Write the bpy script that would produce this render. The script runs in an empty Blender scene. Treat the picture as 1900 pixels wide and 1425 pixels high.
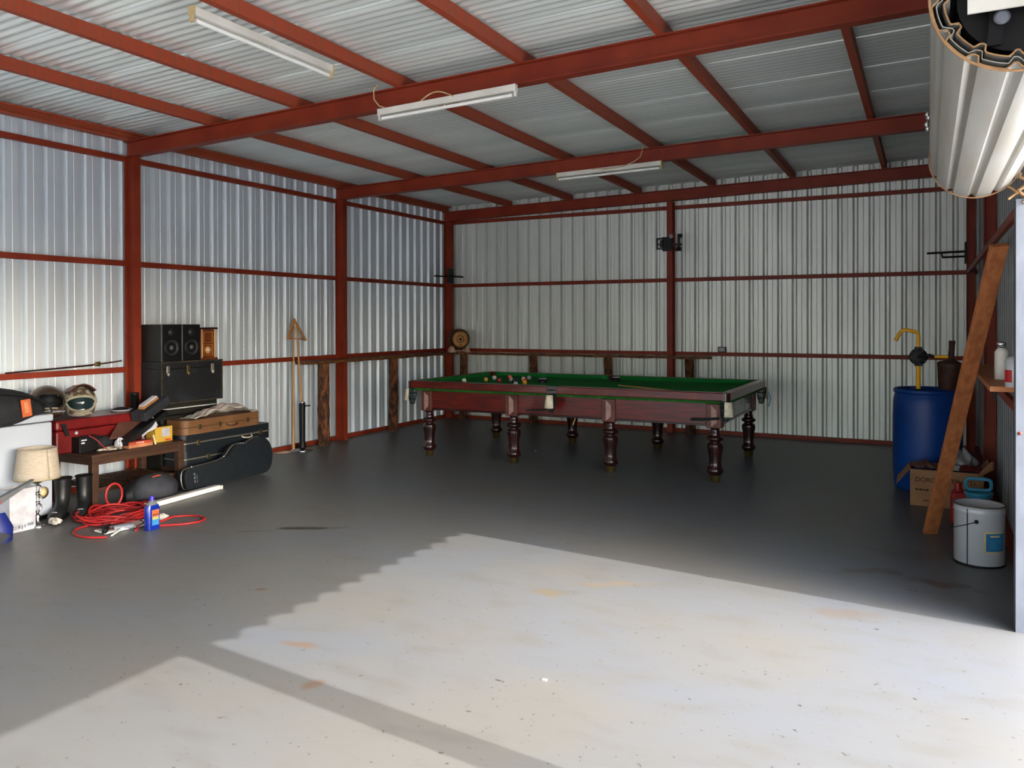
import bpy, math, random
from mathutils import Vector, Matrix, Quaternion
random.seed(7)
PI = math.pi
S = bpy.context.scene
COL = S.collection

# ------------------------------------------------------------------ camera
def setup_camera():
    yaw, pit, rol = 0.4826, -0.0057, -0.0026
    F = Vector((-math.sin(yaw)*math.cos(pit), math.cos(yaw)*math.cos(pit), math.sin(pit)))
    R0 = Vector((math.cos(yaw), math.sin(yaw), 0)); U0 = R0.cross(F)
    R = R0*math.cos(rol) + U0*math.sin(rol); U = U0*math.cos(rol) - R0*math.sin(rol)
    cam = bpy.data.cameras.new('camera'); o = bpy.data.objects.new('camera', cam); COL.objects.link(o)
    cam.sensor_width = 36; cam.sensor_fit = 'HORIZONTAL'
    cam.lens = 1473.84/1900*36
    cam.shift_y = -108.93/1900
    m = Matrix((R, U, -F)).transposed().to_4x4(); m.translation = (0, 0, 1.46)
    o.matrix_world = m
    cam.clip_start = .05; cam.clip_end = 500
    S.camera = o
setup_camera()

# ------------------------------------------------------------------ world, sun, exposure
SUN_DIR = Vector((-1, .10, -.622))
w = bpy.data.worlds.new('sky'); S.world = w; w.use_nodes = True
nt = w.node_tree; bg = nt.nodes['Background']
sky = nt.nodes.new('ShaderNodeTexSky'); sky.sky_type = 'NISHITA'; sky.sun_disc = False
sky.sun_elevation = math.radians(32); sky.sun_rotation = math.radians(96)
sky.air_density = 1.0; sky.dust_density = 3.0; sky.ozone_density = 1.0
hs = nt.nodes.new('ShaderNodeHueSaturation'); hs.inputs['Saturation'].default_value = .65
nt.links.new(sky.outputs[0], hs.inputs['Color']); nt.links.new(hs.outputs[0], bg.inputs[0])
bg.inputs[1].default_value = .85
sl = bpy.data.lights.new('sun', 'SUN'); sl.energy = 4.3; sl.angle = math.radians(.45); sl.color = (1, .98, .955)
so = bpy.data.objects.new('sun', sl); COL.objects.link(so); so.location = (8, -2, 7)
so.rotation_euler = SUN_DIR.to_track_quat('-Z', 'Y').to_euler()
S.view_settings.view_transform = 'Standard'; S.view_settings.look = 'None'
S.view_settings.gamma = 1; S.view_settings.use_curve_mapping = False
S.view_settings.exposure = 1.27
S.cycles.max_bounces = 12; S.cycles.diffuse_bounces = 10; S.cycles.glossy_bounces = 6
S.cycles.sample_clamp_indirect = 8
S.cycles.caustics_reflective = False; S.cycles.caustics_refractive = False

# ------------------------------------------------------------------ materials
ALB = .52     # the camera exposure is high, so ordinary objects use a lower reflectance
def lin(c, k=1.0):
    out = []
    for v in c:
        v = v/255.0
        out.append(v/12.92 if v <= .04045 else ((v+.055)/1.055)**2.4)
    return tuple(x*k for x in out) + (1,)
def newmat(name):
    m = bpy.data.materials.new(name); m.use_nodes = True
    n = m.node_tree; return m, n, n.nodes['Principled BSDF']
def mixc(n, fac, a, b):
    x = n.nodes.new('ShaderNodeMix'); x.data_type = 'RGBA'
    if hasattr(fac, 'name') or not isinstance(fac, (int, float)): n.links.new(fac, x.inputs[0])
    else: x.inputs[0].default_value = fac
    for i, v in ((6, a), (7, b)):
        if isinstance(v, tuple): x.inputs[i].default_value = v
        else: n.links.new(v, x.inputs[i])
    return x.outputs[2]
def ramp(n, src, lo, hi):
    r = n.nodes.new('ShaderNodeMapRange'); r.inputs[1].default_value = lo; r.inputs[2].default_value = hi
    n.links.new(src, r.inputs[0]); return r.outputs[0]
def noise(n, scale, stretch=(1, 1, 1), detail=4, loc=(0, 0, 0)):
    tc = n.nodes.new('ShaderNodeTexCoord'); mp = n.nodes.new('ShaderNodeMapping')
    mp.inputs['Scale'].default_value = stretch; mp.inputs['Location'].default_value = loc
    nz = n.nodes.new('ShaderNodeTexNoise'); nz.inputs['Scale'].default_value = scale; nz.inputs['Detail'].default_value = detail
    n.links.new(tc.outputs['Object'], mp.inputs[0]); n.links.new(mp.outputs[0], nz.inputs[0])
    return nz.outputs[0]
def mat(name, c, rough=.6, metal=0, c2=None, scale=8, stretch=(1, 1, 1), bump=0, bscale=60, lo=.35, hi=.65, coat=0, trans=0, spec=.28, k=None):
    k = ALB if k is None else k
    m, n, b = newmat(name)
    b.inputs['Roughness'].default_value = rough; b.inputs['Metallic'].default_value = metal
    b.inputs['Coat Weight'].default_value = coat
    b.inputs['Transmission Weight'].default_value = trans
    b.inputs['Specular IOR Level'].default_value = spec
    if c2 is None: c2 = tuple(v*.82 for v in c)
    nz = noise(n, scale, stretch)
    n.links.new(mixc(n, ramp(n, nz, lo, hi), lin(c, k), lin(c2, k)), b.inputs['Base Color'])
    if bump:
        bp = n.nodes.new('ShaderNodeBump'); bp.inputs['Strength'].default_value = bump; bp.inputs['Distance'].default_value = .01
        n.links.new(noise(n, bscale), bp.inputs['Height']); n.links.new(bp.outputs[0], b.inputs['Normal'])
    return m
M = {}
M['red'] = mat('red_oxide_steel', (166, 64, 36), .5, 0, (144, 50, 29), 3, (1, 1, 1), .1, 40, k=.62)
M['redpurlin'] = mat('red_oxide_purlin', (172, 72, 44), .55, 0, (140, 80, 56), 9, (1, 4, .25), .1, 40, .42, .75, k=0.85)
M['galv'] = mat('galvanised_wall', (214, 223, 229), .46, .42, (200, 209, 216), 2.2, (1, 1, .25), k=1)
M['galvback'] = mat('galvanised_back_wall', (222, 226, 220), .48, .45, (208, 212, 206), 2.2, (1, 1, .25), k=1)
M['galvroof'] = mat('galvanised_roof', (238, 245, 242), .34, .45, (224, 233, 230), 1.2, (.1, 3, 1), k=1)
M['galvshade'] = mat('shaded_galvanised_wall', (160, 165, 168), .55, .3, (146, 150, 154), 2.2, (1, 1, .25), k=1)  # same sheet as the other walls, shade of grazing light put in the colour
M['galvpost'] = mat('galvanised_guide', (150, 156, 168), .6, .25, (132, 138, 150), 14, (1, 1, .3), k=.5)
M['black'] = mat('black_plastic', (17, 18, 20), .5)
M['blacksoft'] = mat('black_fabric', (28, 29, 33), .8, 0, (44, 45, 50), 14, bump=.3, bscale=90)
M['blackrubber'] = mat('black_rubber', (26, 28, 29), .38, 0, (40, 42, 44), 6)
M['darkiron'] = mat('dark_iron', (34, 34, 36), .5, .4)
M['trunk'] = mat('worn_black_chest', (30, 32, 36), .6, 0, (52, 56, 64), 9, lo=.5, hi=.8, bump=.25, bscale=30)
M['trunkgreen'] = mat('dark_olive_trunk', (42, 40, 32), .6, 0, (30, 32, 28), 6)
M['trunkedge'] = mat('worn_trunk_edge', (96, 84, 62), .6, 0, (50, 48, 40), 30)
M['white'] = mat('white_plastic', (222, 220, 212), .35, 0, (205, 202, 192), 4, k=1)
M['tube'] = mat('white_tube', (240, 240, 236), .25, 0, (232, 232, 226), 3, k=1)
M['cream'] = mat('yellowed_plastic', (214, 190, 140), .5, k=1)
M['freezer'] = mat('white_enamel', (200, 208, 220), .4, 0, (188, 197, 210), 2, k=0.6)
M['shade'] = mat('beige_lampshade', (204, 190, 170), .8, 0, (188, 174, 154), 30, (1, 1, 6), .3, 120, k=0.62)
M['shadein'] = mat('lampshade_lining', (190, 176, 130), .8)
M['chrome'] = mat('chrome', (225, 225, 228), .12, 1, k=1)
M['brass'] = mat('dull_brass', (150, 130, 80), .4, .8)
M['benchwood'] = mat('dark_bench_wood', (92, 62, 44), .5, 0, (66, 44, 32), 5, (8, 1, 8))
M['bark'] = mat('log_bark', (122, 74, 46), .8, 0, (52, 34, 24), 22, (1, 1, .45), .8, 45, .4, .6, k=0.95)
M['slab'] = mat('rough_timber', (126, 80, 44), .6, 0, (74, 46, 28), 6, (2, 2, 6), .3, 30, .35, .65, k=0.85)
M['mahog'] = mat('mahogany', (112, 32, 26), .3, 0, (74, 22, 19), 4, (1, 10, 10), coat=.3, k=0.75)
M['mahogdark'] = mat('dark_mahogany', (66, 30, 28), .25, 0, (44, 22, 22), 6, coat=.4)
M['mahogblock'] = mat('mahogany_block', (112, 66, 58), .4, 0, (84, 44, 38), 6, k=0.7)
M['facet'] = mat('pale_worn_mahogany', (178, 146, 138), .5, 0, (160, 122, 112), 20, k=0.8)
M['baize'] = mat('green_baize', (34, 126, 58), .95, 0, (28, 114, 50), 3, bump=.1, bscale=200, spec=.1, k=1)
M['baizestrip'] = mat('green_baize_edge', (46, 122, 44), .9, 0, (36, 92, 36), 20, spec=.1, k=.6)
M['net'] = mat('dark_green_net', (22, 52, 50), .9)
M['leather'] = mat('cream_leather', (214, 206, 184), .7, 0, (190, 180, 156), 20, k=1)
M['oak'] = mat('barrel_oak', (116, 74, 40), .5, 0, (60, 38, 24), 8, (1, 1, 3), k=0.9)
M['oakhead'] = mat('barrel_head', (206, 152, 96), .45, 0, (180, 126, 74), 10, (1, 6, 1), k=0.9)
M['darkring'] = mat('dark_burnt_ring', (84, 58, 42), .6)
M['palewood'] = mat('pale_wood', (214, 174, 146), .6, k=0.9)
M['cue'] = mat('cue_ash', (206, 160, 104), .4, 0, (188, 138, 84), 5, (1, 1, .3), k=0.8)
M['rackwood'] = mat('orange_pine', (208, 140, 62), .45, k=0.8)
M['drumblue'] = mat('blue_polyethylene', (20, 74, 158), .38, 0, (16, 62, 138), 3, k=0.75)
M['yellow'] = mat('yellow_pipe', (255, 194, 30), .35, 0, (246, 178, 24), 4, k=1)
M['rust'] = mat('rusty_brown_iron', (84, 58, 48), .6, .2, (62, 42, 36), 12, k=0.8)
M['pine'] = mat('orange_timber', (190, 120, 74), .55, 0, (160, 96, 58), 8, (4, 4, .5), k=0.9)
M['carton'] = mat('brown_cardboard', (170, 128, 92), .8, 0, (150, 110, 78), 4, k=0.85)
M['cartonin'] = mat('carton_inside', (96, 74, 56), .9)
M['print'] = mat('dark_print', (66, 46, 36), .8)
M['clear'] = mat('milky_plastic_film', (200, 198, 200), .3, 0, (170, 166, 170), 20, trans=.35, k=0.8)
M['redplastic'] = mat('red_plastic', (196, 40, 42), .4, k=0.8)
M['redcloth'] = mat('dark_red_cloth', (120, 32, 36), .9)
M['bluelt'] = mat('light_blue_plastic', (70, 168, 206), .35, k=0.8)
M['tin'] = mat('white_painted_tin', (216, 219, 224), .3, .1, (204, 208, 214), 3, k=0.7)
M['tinin'] = mat('paint_tin_inside', (120, 112, 92), .4, .5)
M['labelblue'] = mat('blue_label', (52, 128, 180), .5, k=0.8)
M['labelyellow'] = mat('pale_yellow_label', (232, 214, 160), .6, k=0.8)
M['boxwhite'] = mat('white_card', (218, 218, 226), .7, k=0.62)
M['printgrey'] = mat('grey_print', (150, 152, 164), .8)
M['redcase'] = mat('red_metal_case', (142, 34, 34), .35, 0, (110, 26, 28), 6)
M['tan'] = mat('tan_case_vinyl', (156, 112, 74), .5, 0, (132, 90, 58), 5)
M['caseblack'] = mat('black_case_shell', (30, 36, 42), .45, 0, (38, 44, 50), 20)
M['alu'] = mat('aluminium_trim', (206, 200, 186), .3, .6)
M['cloth'] = mat('off_white_cloth', (226, 218, 208), .9, 0, (212, 202, 192), 30)
M['clothstripe'] = mat('striped_cloth_line', (150, 92, 96), .9)
M['camo'] = mat('camouflage_paint', (106, 92, 74), .35, 0, (206, 198, 182), 17, lo=.47, hi=.53, coat=.4)
M['bronze'] = mat('bronze_helmet_paint', (104, 84, 66), .3, .2, (70, 58, 48), 5, coat=.5)
M['helmetpale'] = mat('pale_helmet_paint', (196, 194, 182), .3, 0, (160, 158, 148), 8, coat=.5)
M['goggleframe'] = mat('cream_goggle_frame', (216, 206, 180), .4)
M['lens'] = mat('dark_goggle_lens', (38, 58, 62), .08)
M['orange'] = mat('orange_tag', (246, 120, 62), .6)
M['orangewood'] = mat('brush_orange_wood', (226, 160, 96), .6)
M['clockwood'] = mat('clock_walnut', (148, 74, 32), .4, 0, (104, 48, 22), 8, coat=.3)
M['brown'] = mat('brown_leather', (120, 78, 66), .5)
M['yellowcard'] = mat('yellow_card', (238, 186, 48), .6, 0, (240, 196, 80), 3)
M['paper'] = mat('white_paper', (222, 222, 232), .8, k=0.8)
M['orangecard'] = mat('orange_card', (244, 96, 60), .6)
M['peach'] = mat('peach_card', (250, 168, 116), .6)
M['hose'] = mat('red_hose', (208, 48, 46), .4, 0, (176, 38, 40), 5)
M['bottleblue'] = mat('deep_blue_bottle', (20, 52, 168), .2, coat=.3)
M['capblue'] = mat('violet_blue_cap', (62, 44, 200), .35)
M['clearhead'] = mat('grey_clear_plastic', (150, 156, 160), .2, trans=.3)
M['bag'] = mat('charcoal_bag', (64, 66, 74), .75, 0, (44, 46, 52), 8, bump=.25, bscale=30)
M['speaker'] = mat('speaker_black', (13, 15, 17), .5)
M['cone'] = mat('speaker_cone', (48, 52, 54), .5)
M['drumdoor'] = mat('dusty_white_door_steel', (222, 222, 216), .42, .1, (206, 200, 186), 5, (3, .3, 3), k=.5)
M['edge'] = mat('tan_edge_strip', (198, 156, 110), .6, 0, (170, 130, 90), 12, k=0.7)
M['navy'] = mat('navy_plastic', (26, 42, 130), .5)
M['slate'] = mat('grey_foam', (120, 122, 126), .7)
M['dirt'] = mat('ground_concrete_apron', (209, 208, 206), .95, 0, (195, 193, 190), 1.2, k=1)
def ballmat(n, c): return mat('ball_'+n, c, .08, coat=.6, k=.9)

def floor_mat():
    m, n, b = newmat('painted_concrete')
    L = n.links.new
    big = noise(n, .9, (1, 1.6, 1), 5); mid = noise(n, 3.5, (1, 2.2, 1), 6, (3, 1, 0)); fine = noise(n, 42, (1, 1, 1), 3, (7, 2, 0))
    c = mixc(n, ramp(n, big, .35, .65), lin((89, 92, 97)), lin((93, 92, 89)))
    c = mixc(n, ramp(n, mid, .52, .8), c, lin((86, 85, 82)))
    f2 = ramp(n, fine, .69, .725)
    c = mixc(n, f2, c, lin((56, 52, 48)))
    tc = n.nodes.new('ShaderNodeTexCoord'); geo = n.nodes.new('ShaderNodeNewGeometry')
    wob = n.nodes.new('ShaderNodeTexNoise'); wob.inputs['Scale'].default_value = 7; wob.inputs['Detail'].default_value = 6
    L(tc.outputs['Object'], wob.inputs[0])
    def spot(cx, cy, rx, ry, ang, col, strength, ring=False, thr=(.25, .6)):
        nonlocal c
        mp = n.nodes.new('ShaderNodeMapping'); mp.vector_type = 'TEXTURE'
        mp.inputs['Location'].default_value = (cx, cy, 0); mp.inputs['Rotation'].default_value = (0, 0, ang)
        mp.inputs['Scale'].default_value = (rx, ry, 1)
        L(geo.outputs['Position'], mp.inputs[0])
        ln = n.nodes.new('ShaderNodeVectorMath'); ln.operation = 'LENGTH'; L(mp.outputs[0], ln.inputs[0])
        if ring:
            s = n.nodes.new('ShaderNodeMath'); s.operation = 'SUBTRACT'; L(ln.outputs['Value'], s.inputs[0]); s.inputs[1].default_value = .85
            a = n.nodes.new('ShaderNodeMath'); a.operation = 'ABSOLUTE'; L(s.outputs[0], a.inputs[0])
            r = n.nodes.new('ShaderNodeMapRange'); r.inputs[1].default_value = .16; r.inputs[2].default_value = .03
            L(a.outputs[0], r.inputs[0]); fac = r.outputs[0]
        else:
            s = n.nodes.new('ShaderNodeMath'); s.operation = 'MULTIPLY_ADD'
            L(wob.outputs[0], s.inputs[0]); s.inputs[1].default_value = 2.2; 
            neg = n.nodes.new('ShaderNodeMath'); neg.operation = 'MULTIPLY'; L(ln.outputs['Value'], neg.inputs[0]); neg.inputs[1].default_value = -1.0
            L(neg.outputs[0], s.inputs[2])
            fac = ramp(n, s.outputs[0], thr[0], thr[1])
        k = n.nodes.new('ShaderNodeMath'); k.operation = 'MULTIPLY'; L(fac, k.inputs[0]); k.inputs[1].default_value = strength
        c = mixc(n, k.outputs[0], c, lin(col, .42 if sum(col) < 400 else .23))
    spot(-3.86, 4.30, .30, .05, .5, (66, 56, 44), .95, thr=(.3, .7))
    spot(-4.15, 4.06, .22, .05, .5, (88, 78, 66), .6, thr=(.5, .8))
    spot(-3.20, 3.79, .065, .065, 0, (128, 112, 84), .8, ring=True)
    spot(-3.21, 3.20, .11, .05, .5, (112, 70, 40), .9, thr=(.45, .8))
    spot(.03, 4.98, .34, .13, -.15, (104, 84, 70), .75, thr=(.5, .75))
    spot(-.30, 5.05, .28, .10, .3, (110, 92, 76), .6, thr=(.55, .75))
    spot(-.08, 4.80, .12, .07, .0, (112, 90, 78), .6, thr=(.45, .75))
    spot(-.10, 5.50, .30, .25, .0, (150, 136, 120), .45, thr=(.4, .9))
    spot(-.36, 4.25, .22, .10, .3, (178, 156, 132), .45, thr=(.3, .8))
    spot(-1.80, 3.86, .14, .16, 1.1, (190, 170, 130), .7, thr=(.4, .8))
    spot(-1.55, 4.15, .30, .06, .5, (206, 180, 144), .6, thr=(.3, .8))
    spot(-2.53, 2.72, .12, .05, .2, (190, 158, 130), .7, thr=(.3, .8))
    spot(-2.19, 2.45, .10, .05, .9, (176, 140, 112), .7, thr=(.3, .8))
    spot(-6.0, 3.0, 1.2, .9, .0, (150, 140, 124), .45, thr=(.3, 1.0))
    L(c, b.inputs['Base Color'])
    b.inputs['Roughness'].default_value = .42; b.inputs['Specular IOR Level'].default_value = .35
    bp = n.nodes.new('ShaderNodeBump'); bp.inputs['Strength'].default_value = .12; bp.inputs['Distance'].default_value = .01
    L(mid, bp.inputs['Height']); L(bp.outputs[0], b.inputs['Normal'])
    return m
M['floor'] = floor_mat()

# ------------------------------------------------------------------ mesh helpers
class G:
    def __init__(s, local=False): s.v = []; s.f = []; s.sm = []; s.local = local
    def add(s, vs, fs, smooth=False, mx=None):
        k = len(s.v)
        for p in vs:
            p = Vector(p)
            if mx is not None: p = mx @ p
            s.v.append(p)
        for f in fs: s.f.append([i+k for i in f]); s.sm.append(smooth)
        return s
    def box(s, x0, x1, y0, y1, z0, z1, mx=None):
        vs = [(x0, y0, z0), (x1, y0, z0), (x1, y1, z0), (x0, y1, z0), (x0, y0, z1), (x1, y0, z1), (x1, y1, z1), (x0, y1, z1)]
        return s.add(vs, [(0, 3, 2, 1), (4, 5, 6, 7), (0, 1, 5, 4), (1, 2, 6, 5), (2, 3, 7, 6), (3, 0, 4, 7)], mx=mx)
    def hexa(s, b, t):
        return s.add(list(b)+list(t), [(0, 3, 2, 1), (4, 5, 6, 7), (0, 1, 5, 4), (1, 2, 6, 5), (2, 3, 7, 6), (3, 0, 4, 7)])
    def lathe(s, prof, c=(0, 0, 0), ax=(0, 0, 1), seg=32, flute=0, fr=None, cap=True, smooth=True):
        q = Vector((0, 0, 1)).rotation_difference(Vector(ax).normalized()); c = Vector(c)
        vs = []; fs = []
        for (r, z) in prof:
            for i in range(seg):
                a = 2*PI*i/seg; rr = r
                if flute and fr and fr[0] < z < fr[1]: rr = r*(1-.07*abs(math.sin(a*flute/2)))
                vs.append(c + q @ Vector((rr*math.cos(a), rr*math.sin(a), z)))
        n = len(prof)
        for j in range(n-1):
            for i in range(seg):
                k = (i+1) % seg
                fs.append((j*seg+i, j*seg+k, (j+1)*seg+k, (j+1)*seg+i))
        s.add(vs, fs, smooth)
        if cap:
            s.add(vs[:seg], [tuple(reversed(range(seg)))]); s.add(vs[-seg:], [tuple(range(seg))])
        return s
    def cyl(s, a, b, r, r2=None, seg=20):
        a = Vector(a); b = Vector(b); d = b-a
        return s.lathe([(r, 0), (r2 if r2 is not None else r, d.length)], a, d, seg)
    def tube(s, pts, r, seg=8, closed=False):
        pts = [Vector(p) for p in pts]; n = len(pts); vs = []; fs = []
        prev = None
        for i, p in enumerate(pts):
            if closed: t = pts[(i+1) % n]-pts[i-1]
            else: t = pts[min(i+1, n-1)]-pts[max(i-1, 0)]
            t.normalize()
            if prev is None:
                u = t.orthogonal().normalized()
            else:
                u = (prev-t*prev.dot(t)).normalized()
            prev = u; w_ = t.cross(u)
            rr = r[i] if isinstance(r, (list, tuple)) else r
            for k in range(seg):
                a = 2*PI*k/seg; vs.append(p+(u*math.cos(a)+w_*math.sin(a))*rr)
        m = n if closed else n-1
        for i in range(m):
            j = (i+1) % n
            for k in range(seg):
                l = (k+1) % seg; fs.append((i*seg+k, i*seg+l, j*seg+l, j*seg+k))
        s.add(vs, fs, True)
        if not closed:
            s.add(vs[:seg], [tuple(reversed(range(seg)))]); s.add(vs[-seg:], [tuple(range(seg))])
        return s
    def sweep(s, pts, rad, side, seg=20, power=1.0):
        """rounded loft: elliptical rings (ra along side, rb across) along a path"""
        pts = [Vector(p) for p in pts]; side = Vector(side).normalized(); n = len(pts); vs = []; fs = []
        for i, p in enumerate(pts):
            t = (pts[min(i+1, n-1)]-pts[max(i-1, 0)]).normalized(); up = t.cross(side).normalized()
            for k in range(seg):
                a = 2*PI*k/seg; ca, sa = math.cos(a), math.sin(a)
                ca = math.copysign(abs(ca)**power, ca); sa = math.copysign(abs(sa)**power, sa)
                vs.append(p+side*(ca*rad[i][0])+up*(sa*rad[i][1]))
        for i in range(n-1):
            for k in range(seg):
                l = (k+1) % seg; fs.append((i*seg+k, i*seg+l, (i+1)*seg+l, (i+1)*seg+k))
        s.add(vs, fs, True); s.add(vs[:seg], [tuple(reversed(range(seg)))], True); s.add(vs[-seg:], [tuple(range(seg))], True)
        return s
    def prism(s, poly, o, u, v, w, depth, smooth=False):
        """polygon in plane (o,u,v), extruded by depth along w"""
        o = Vector(o); u = Vector(u); v = Vector(v); w = Vector(w)*depth; n = len(poly)
        a = [o+u*p[0]+v*p[1] for p in poly]; b = [p+w for p in a]
        s.add(a, [tuple(range(n))]); s.add(b, [tuple(reversed(range(n)))])
        s.add(a+b, [(i, (i+1) % n, n+(i+1) % n, n+i) for i in range(n)], smooth)
        return s
    def ball(s, c, rx, ry=None, rz=None, seg=20, rings=12, mx=None, fn=None):
        ry = ry or rx; rz = rz or rx; vs = []; fs = []; c = Vector(c)
        for j in range(rings+1):
            th = PI*j/rings
            for i in range(seg):
                a = 2*PI*i/seg; p = Vector((rx*math.sin(th)*math.cos(a), ry*math.sin(th)*math.sin(a), rz*math.cos(th)))
                if fn: p = fn(p)
                if mx is not None: p = mx @ p
                vs.append(c+p)
        for j in range(rings):
            for i in range(seg):
                k = (i+1) % seg; fs.append((j*seg+i, (j+1)*seg+i, (j+1)*seg+k, j*seg+k))
        return s.add(vs, fs, True)
    def grid(s, fn, nu, nv, smooth=True, thick=0):
        vs = [Vector(fn(i/nu, j/nv)) for j in range(nv+1) for i in range(nu+1)]
        fs = [(j*(nu+1)+i, j*(nu+1)+i+1, (j+1)*(nu+1)+i+1, (j+1)*(nu+1)+i) for j in range(nv) for i in range(nu)]
        return s.add(vs, fs, smooth)
    def build(s, name, m, parent=None, label=None, bevel=0, solid=0, subs=0):
        me = bpy.data.meshes.new(name)
        off = Vector((0, 0, 0)); loc = Vector((0, 0, 0))
        if parent is not None:
            root = parent
            while root.parent: root = root.parent
            if not s.local:
                off = Vector(root.location)
                if parent is not root: off = off + Vector((0, 0, 0))
        else:
            xs = [p.x for p in s.v]; ys = [p.y for p in s.v]; zs = [p.z for p in s.v]
            off = Vector(((min(xs)+max(xs))/2, (min(ys)+max(ys))/2, min(zs))); loc = off
            if s.local: off = Vector((0, 0, 0)); loc = off
        me.from_pydata([tuple(p-off) for p in s.v], [], s.f)
        me.polygons.foreach_set('use_smooth', s.sm)
        if m is not None: me.materials.append(M[m] if isinstance(m, str) else m)
        me.validate(); me.update()
        o = bpy.data.objects.new(name, me); COL.objects.link(o); o.location = loc
        if parent is not None: o.parent = parent
        if label: o['label'] = label
        if bevel:
            b = o.modifiers.new('bevel', 'BEVEL'); b.width = bevel; b.segments = 2; b.limit_method = 'ANGLE'; b.angle_limit = .7
        if solid:
            b = o.modifiers.new('thickness', 'SOLIDIFY'); b.thickness = solid; b.offset = 0
        if subs:
            b = o.modifiers.new('smooth', 'SUBSURF'); b.levels = subs; b.render_levels = subs
        return o
def T(name, label, cat, loc=(0, 0, 0), rotz=0, group=None):
    o = bpy.data.objects.new(name, None); COL.objects.link(o); o.location = loc; o.rotation_euler = (0, 0, rotz)
    o.empty_display_size = .1
    return tag(o, label, cat, group)
def tag(o, label, cat, group=None, kind=None):
    if label: o['label'] = label
    if cat: o['category'] = cat
    if group: o['group'] = group
    if kind: o['kind'] = kind
    return o
def struct(o): o['kind'] = 'structure'; return o
def kids(o): return [c for c in bpy.data.objects if c.parent == o]
def copy_tree(o, parent=None):
    c = o.copy(); COL.objects.link(c); c.parent = parent
    for ch in kids(o):
        if ch != c: copy_tree(ch, c)
    return c
def text(name, s, size, m, parent, mx, ext=.0005, align='CENTER'):
    """lettering as a mesh; mx places the text plane (x right, y up) in the parent's space"""
    cu = bpy.data.curves.new(name, 'FONT'); cu.body = s; cu.size = size; cu.extrude = ext; cu.align_x = align; cu.align_y = 'CENTER'
    t = bpy.data.objects.new('tmp', cu); COL.objects.link(t)
    bpy.context.view_layer.update()
    me = bpy.data.meshes.new_from_object(t.evaluated_get(bpy.context.evaluated_depsgraph_get()))
    COL.objects.unlink(t); bpy.data.objects.remove(t)
    root = parent
    while root.parent: root = root.parent
    me.transform(Matrix.Translation(-Vector(root.location)) @ mx)
    me.materials.clear(); me.materials.append(M[m]); me.name = name
    o = bpy.data.objects.new(name, me); COL.objects.link(o); o.parent = parent
    return o
def marks(name, m, parent, mx, spans, h):
    """a row of small illegible print blocks"""
    g = G()
    for a, b in spans:
        k = .15*h
        g.prism([(a+k, -h/2), (b, -h/2+k), (b-k, h/2), (a, h/2-k)], mx @ Vector((0, 0, 0)), mx.to_3x3() @ X, mx.to_3x3() @ Y, mx.to_3x3() @ Z, .0006)
    return g.build(name, m, parent)
def frame(o, x, y):
    """matrix with given origin, text-right axis x, text-up axis y"""
    x = Vector(x).normalized(); y = Vector(y).normalized(); z = x.cross(y)
    m = Matrix((x, y, z)).transposed().to_4x4(); m.translation = o; return m
def rr(w, h, r, n=5):
    """rounded rectangle outline centred on 0"""
    pts = []
    for cx, cy, a0 in ((w/2-r, h/2-r, 0), (-w/2+r, h/2-r, PI/2), (-w/2+r, -h/2+r, PI), (w/2-r, -h/2+r, 3*PI/2)):
        for k in range(n+1):
            a = a0+PI/2*k/n; pts.append((cx+r*math.cos(a), cy+r*math.sin(a)))
    return pts
X = Vector((1, 0, 0)); Y = Vector((0, 1, 0)); Z = Vector((0, 0, 1))

# ------------------------------------------------------------------ the shed
LX, RX, BY, FY = -6.50, .500, 10.276, -5.2       # left, right, back and front walls
YA, YB, YC = 4.785, 7.67, 10.12                 # the three roof beams
def ztop(x, y=4.785): return 3.095+(.0248-.0013*(y-4.785))*(x+6.28)           # top of beams = underside of purlins
PUR = .088
def zroof(x, y=4.785): return ztop(x, y)+PUR

struct(G().box(-7.2, 1.0, FY-.6, 11.0, -.25, 0).build('floor', 'floor'))
struct(G().grid(lambda u, v: (-40+80*u, -40+80*v, -.06), 4, 4, False).build('ground', 'dirt'))

def rib_profile(s0, s1, phase, per=.1732, d=.034, op=.064, bt=.022):
    pts = []; k = math.floor((s0-phase)/per)
    pts.append((s0, 0))
    while True:
        c = phase+k*per; k += 1
        if c-op/2 > s1: break
        for s, o in ((c-op/2, 0), (c-bt/2, d), (c+bt/2, d), (c+op/2, 0), (c+per/2-.004, 0), (c+per/2, .0025), (c+per/2+.004, 0)):
            if s0 < s < s1: pts.append((s, o))
    pts.append((s1, 0)); return pts
def ribbed(name, axis, plane, out, s0, s1, phase, z0, z1, m):
    g = G(); vs = []; P = rib_profile(s0, s1, phase)
    for z in (z0, z1):
        for s, o in P:
            p = (plane+out*o, s) if axis == 'y' else (s, plane+out*o)
            zz = z(p[0], p[1]) if callable(z) else z
            vs.append((p[0], p[1], zz))
    n = len(P)
    g.add(vs, [(i, i+1, n+i+1, n+i) for i in range(n-1)])
    return struct(g.build(name, m))
zw = lambda x, y=4.785: zroof(x, y)+.022
ribbed('wall_left', 'y', LX, -1, FY, BY, 6.467, 0, zw, 'galv')
ribbed('wall_back', 'x', BY, 1, LX, RX, -1.805, 0, zw, 'galvback')
ribbed('wall_right', 'y', RX, 1, 4.37, BY, 4.55, 0, zw, 'galvshade')
ribbed('wall_right_header', 'y', RX, 1, FY, 4.37, 4.55, 2.13, zw, 'galv')
ribbed('wall_front_unseen_header', 'x', FY, -1, LX, RX, -1.805, 2.35, zw, 'galv')  # unseen front, left open below this header to bring in fill light
struct(G().box(RX+.0, RX+.03, FY, 2.1, 2.13, 2.22).build('trim_1', 'galvpost'))
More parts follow.
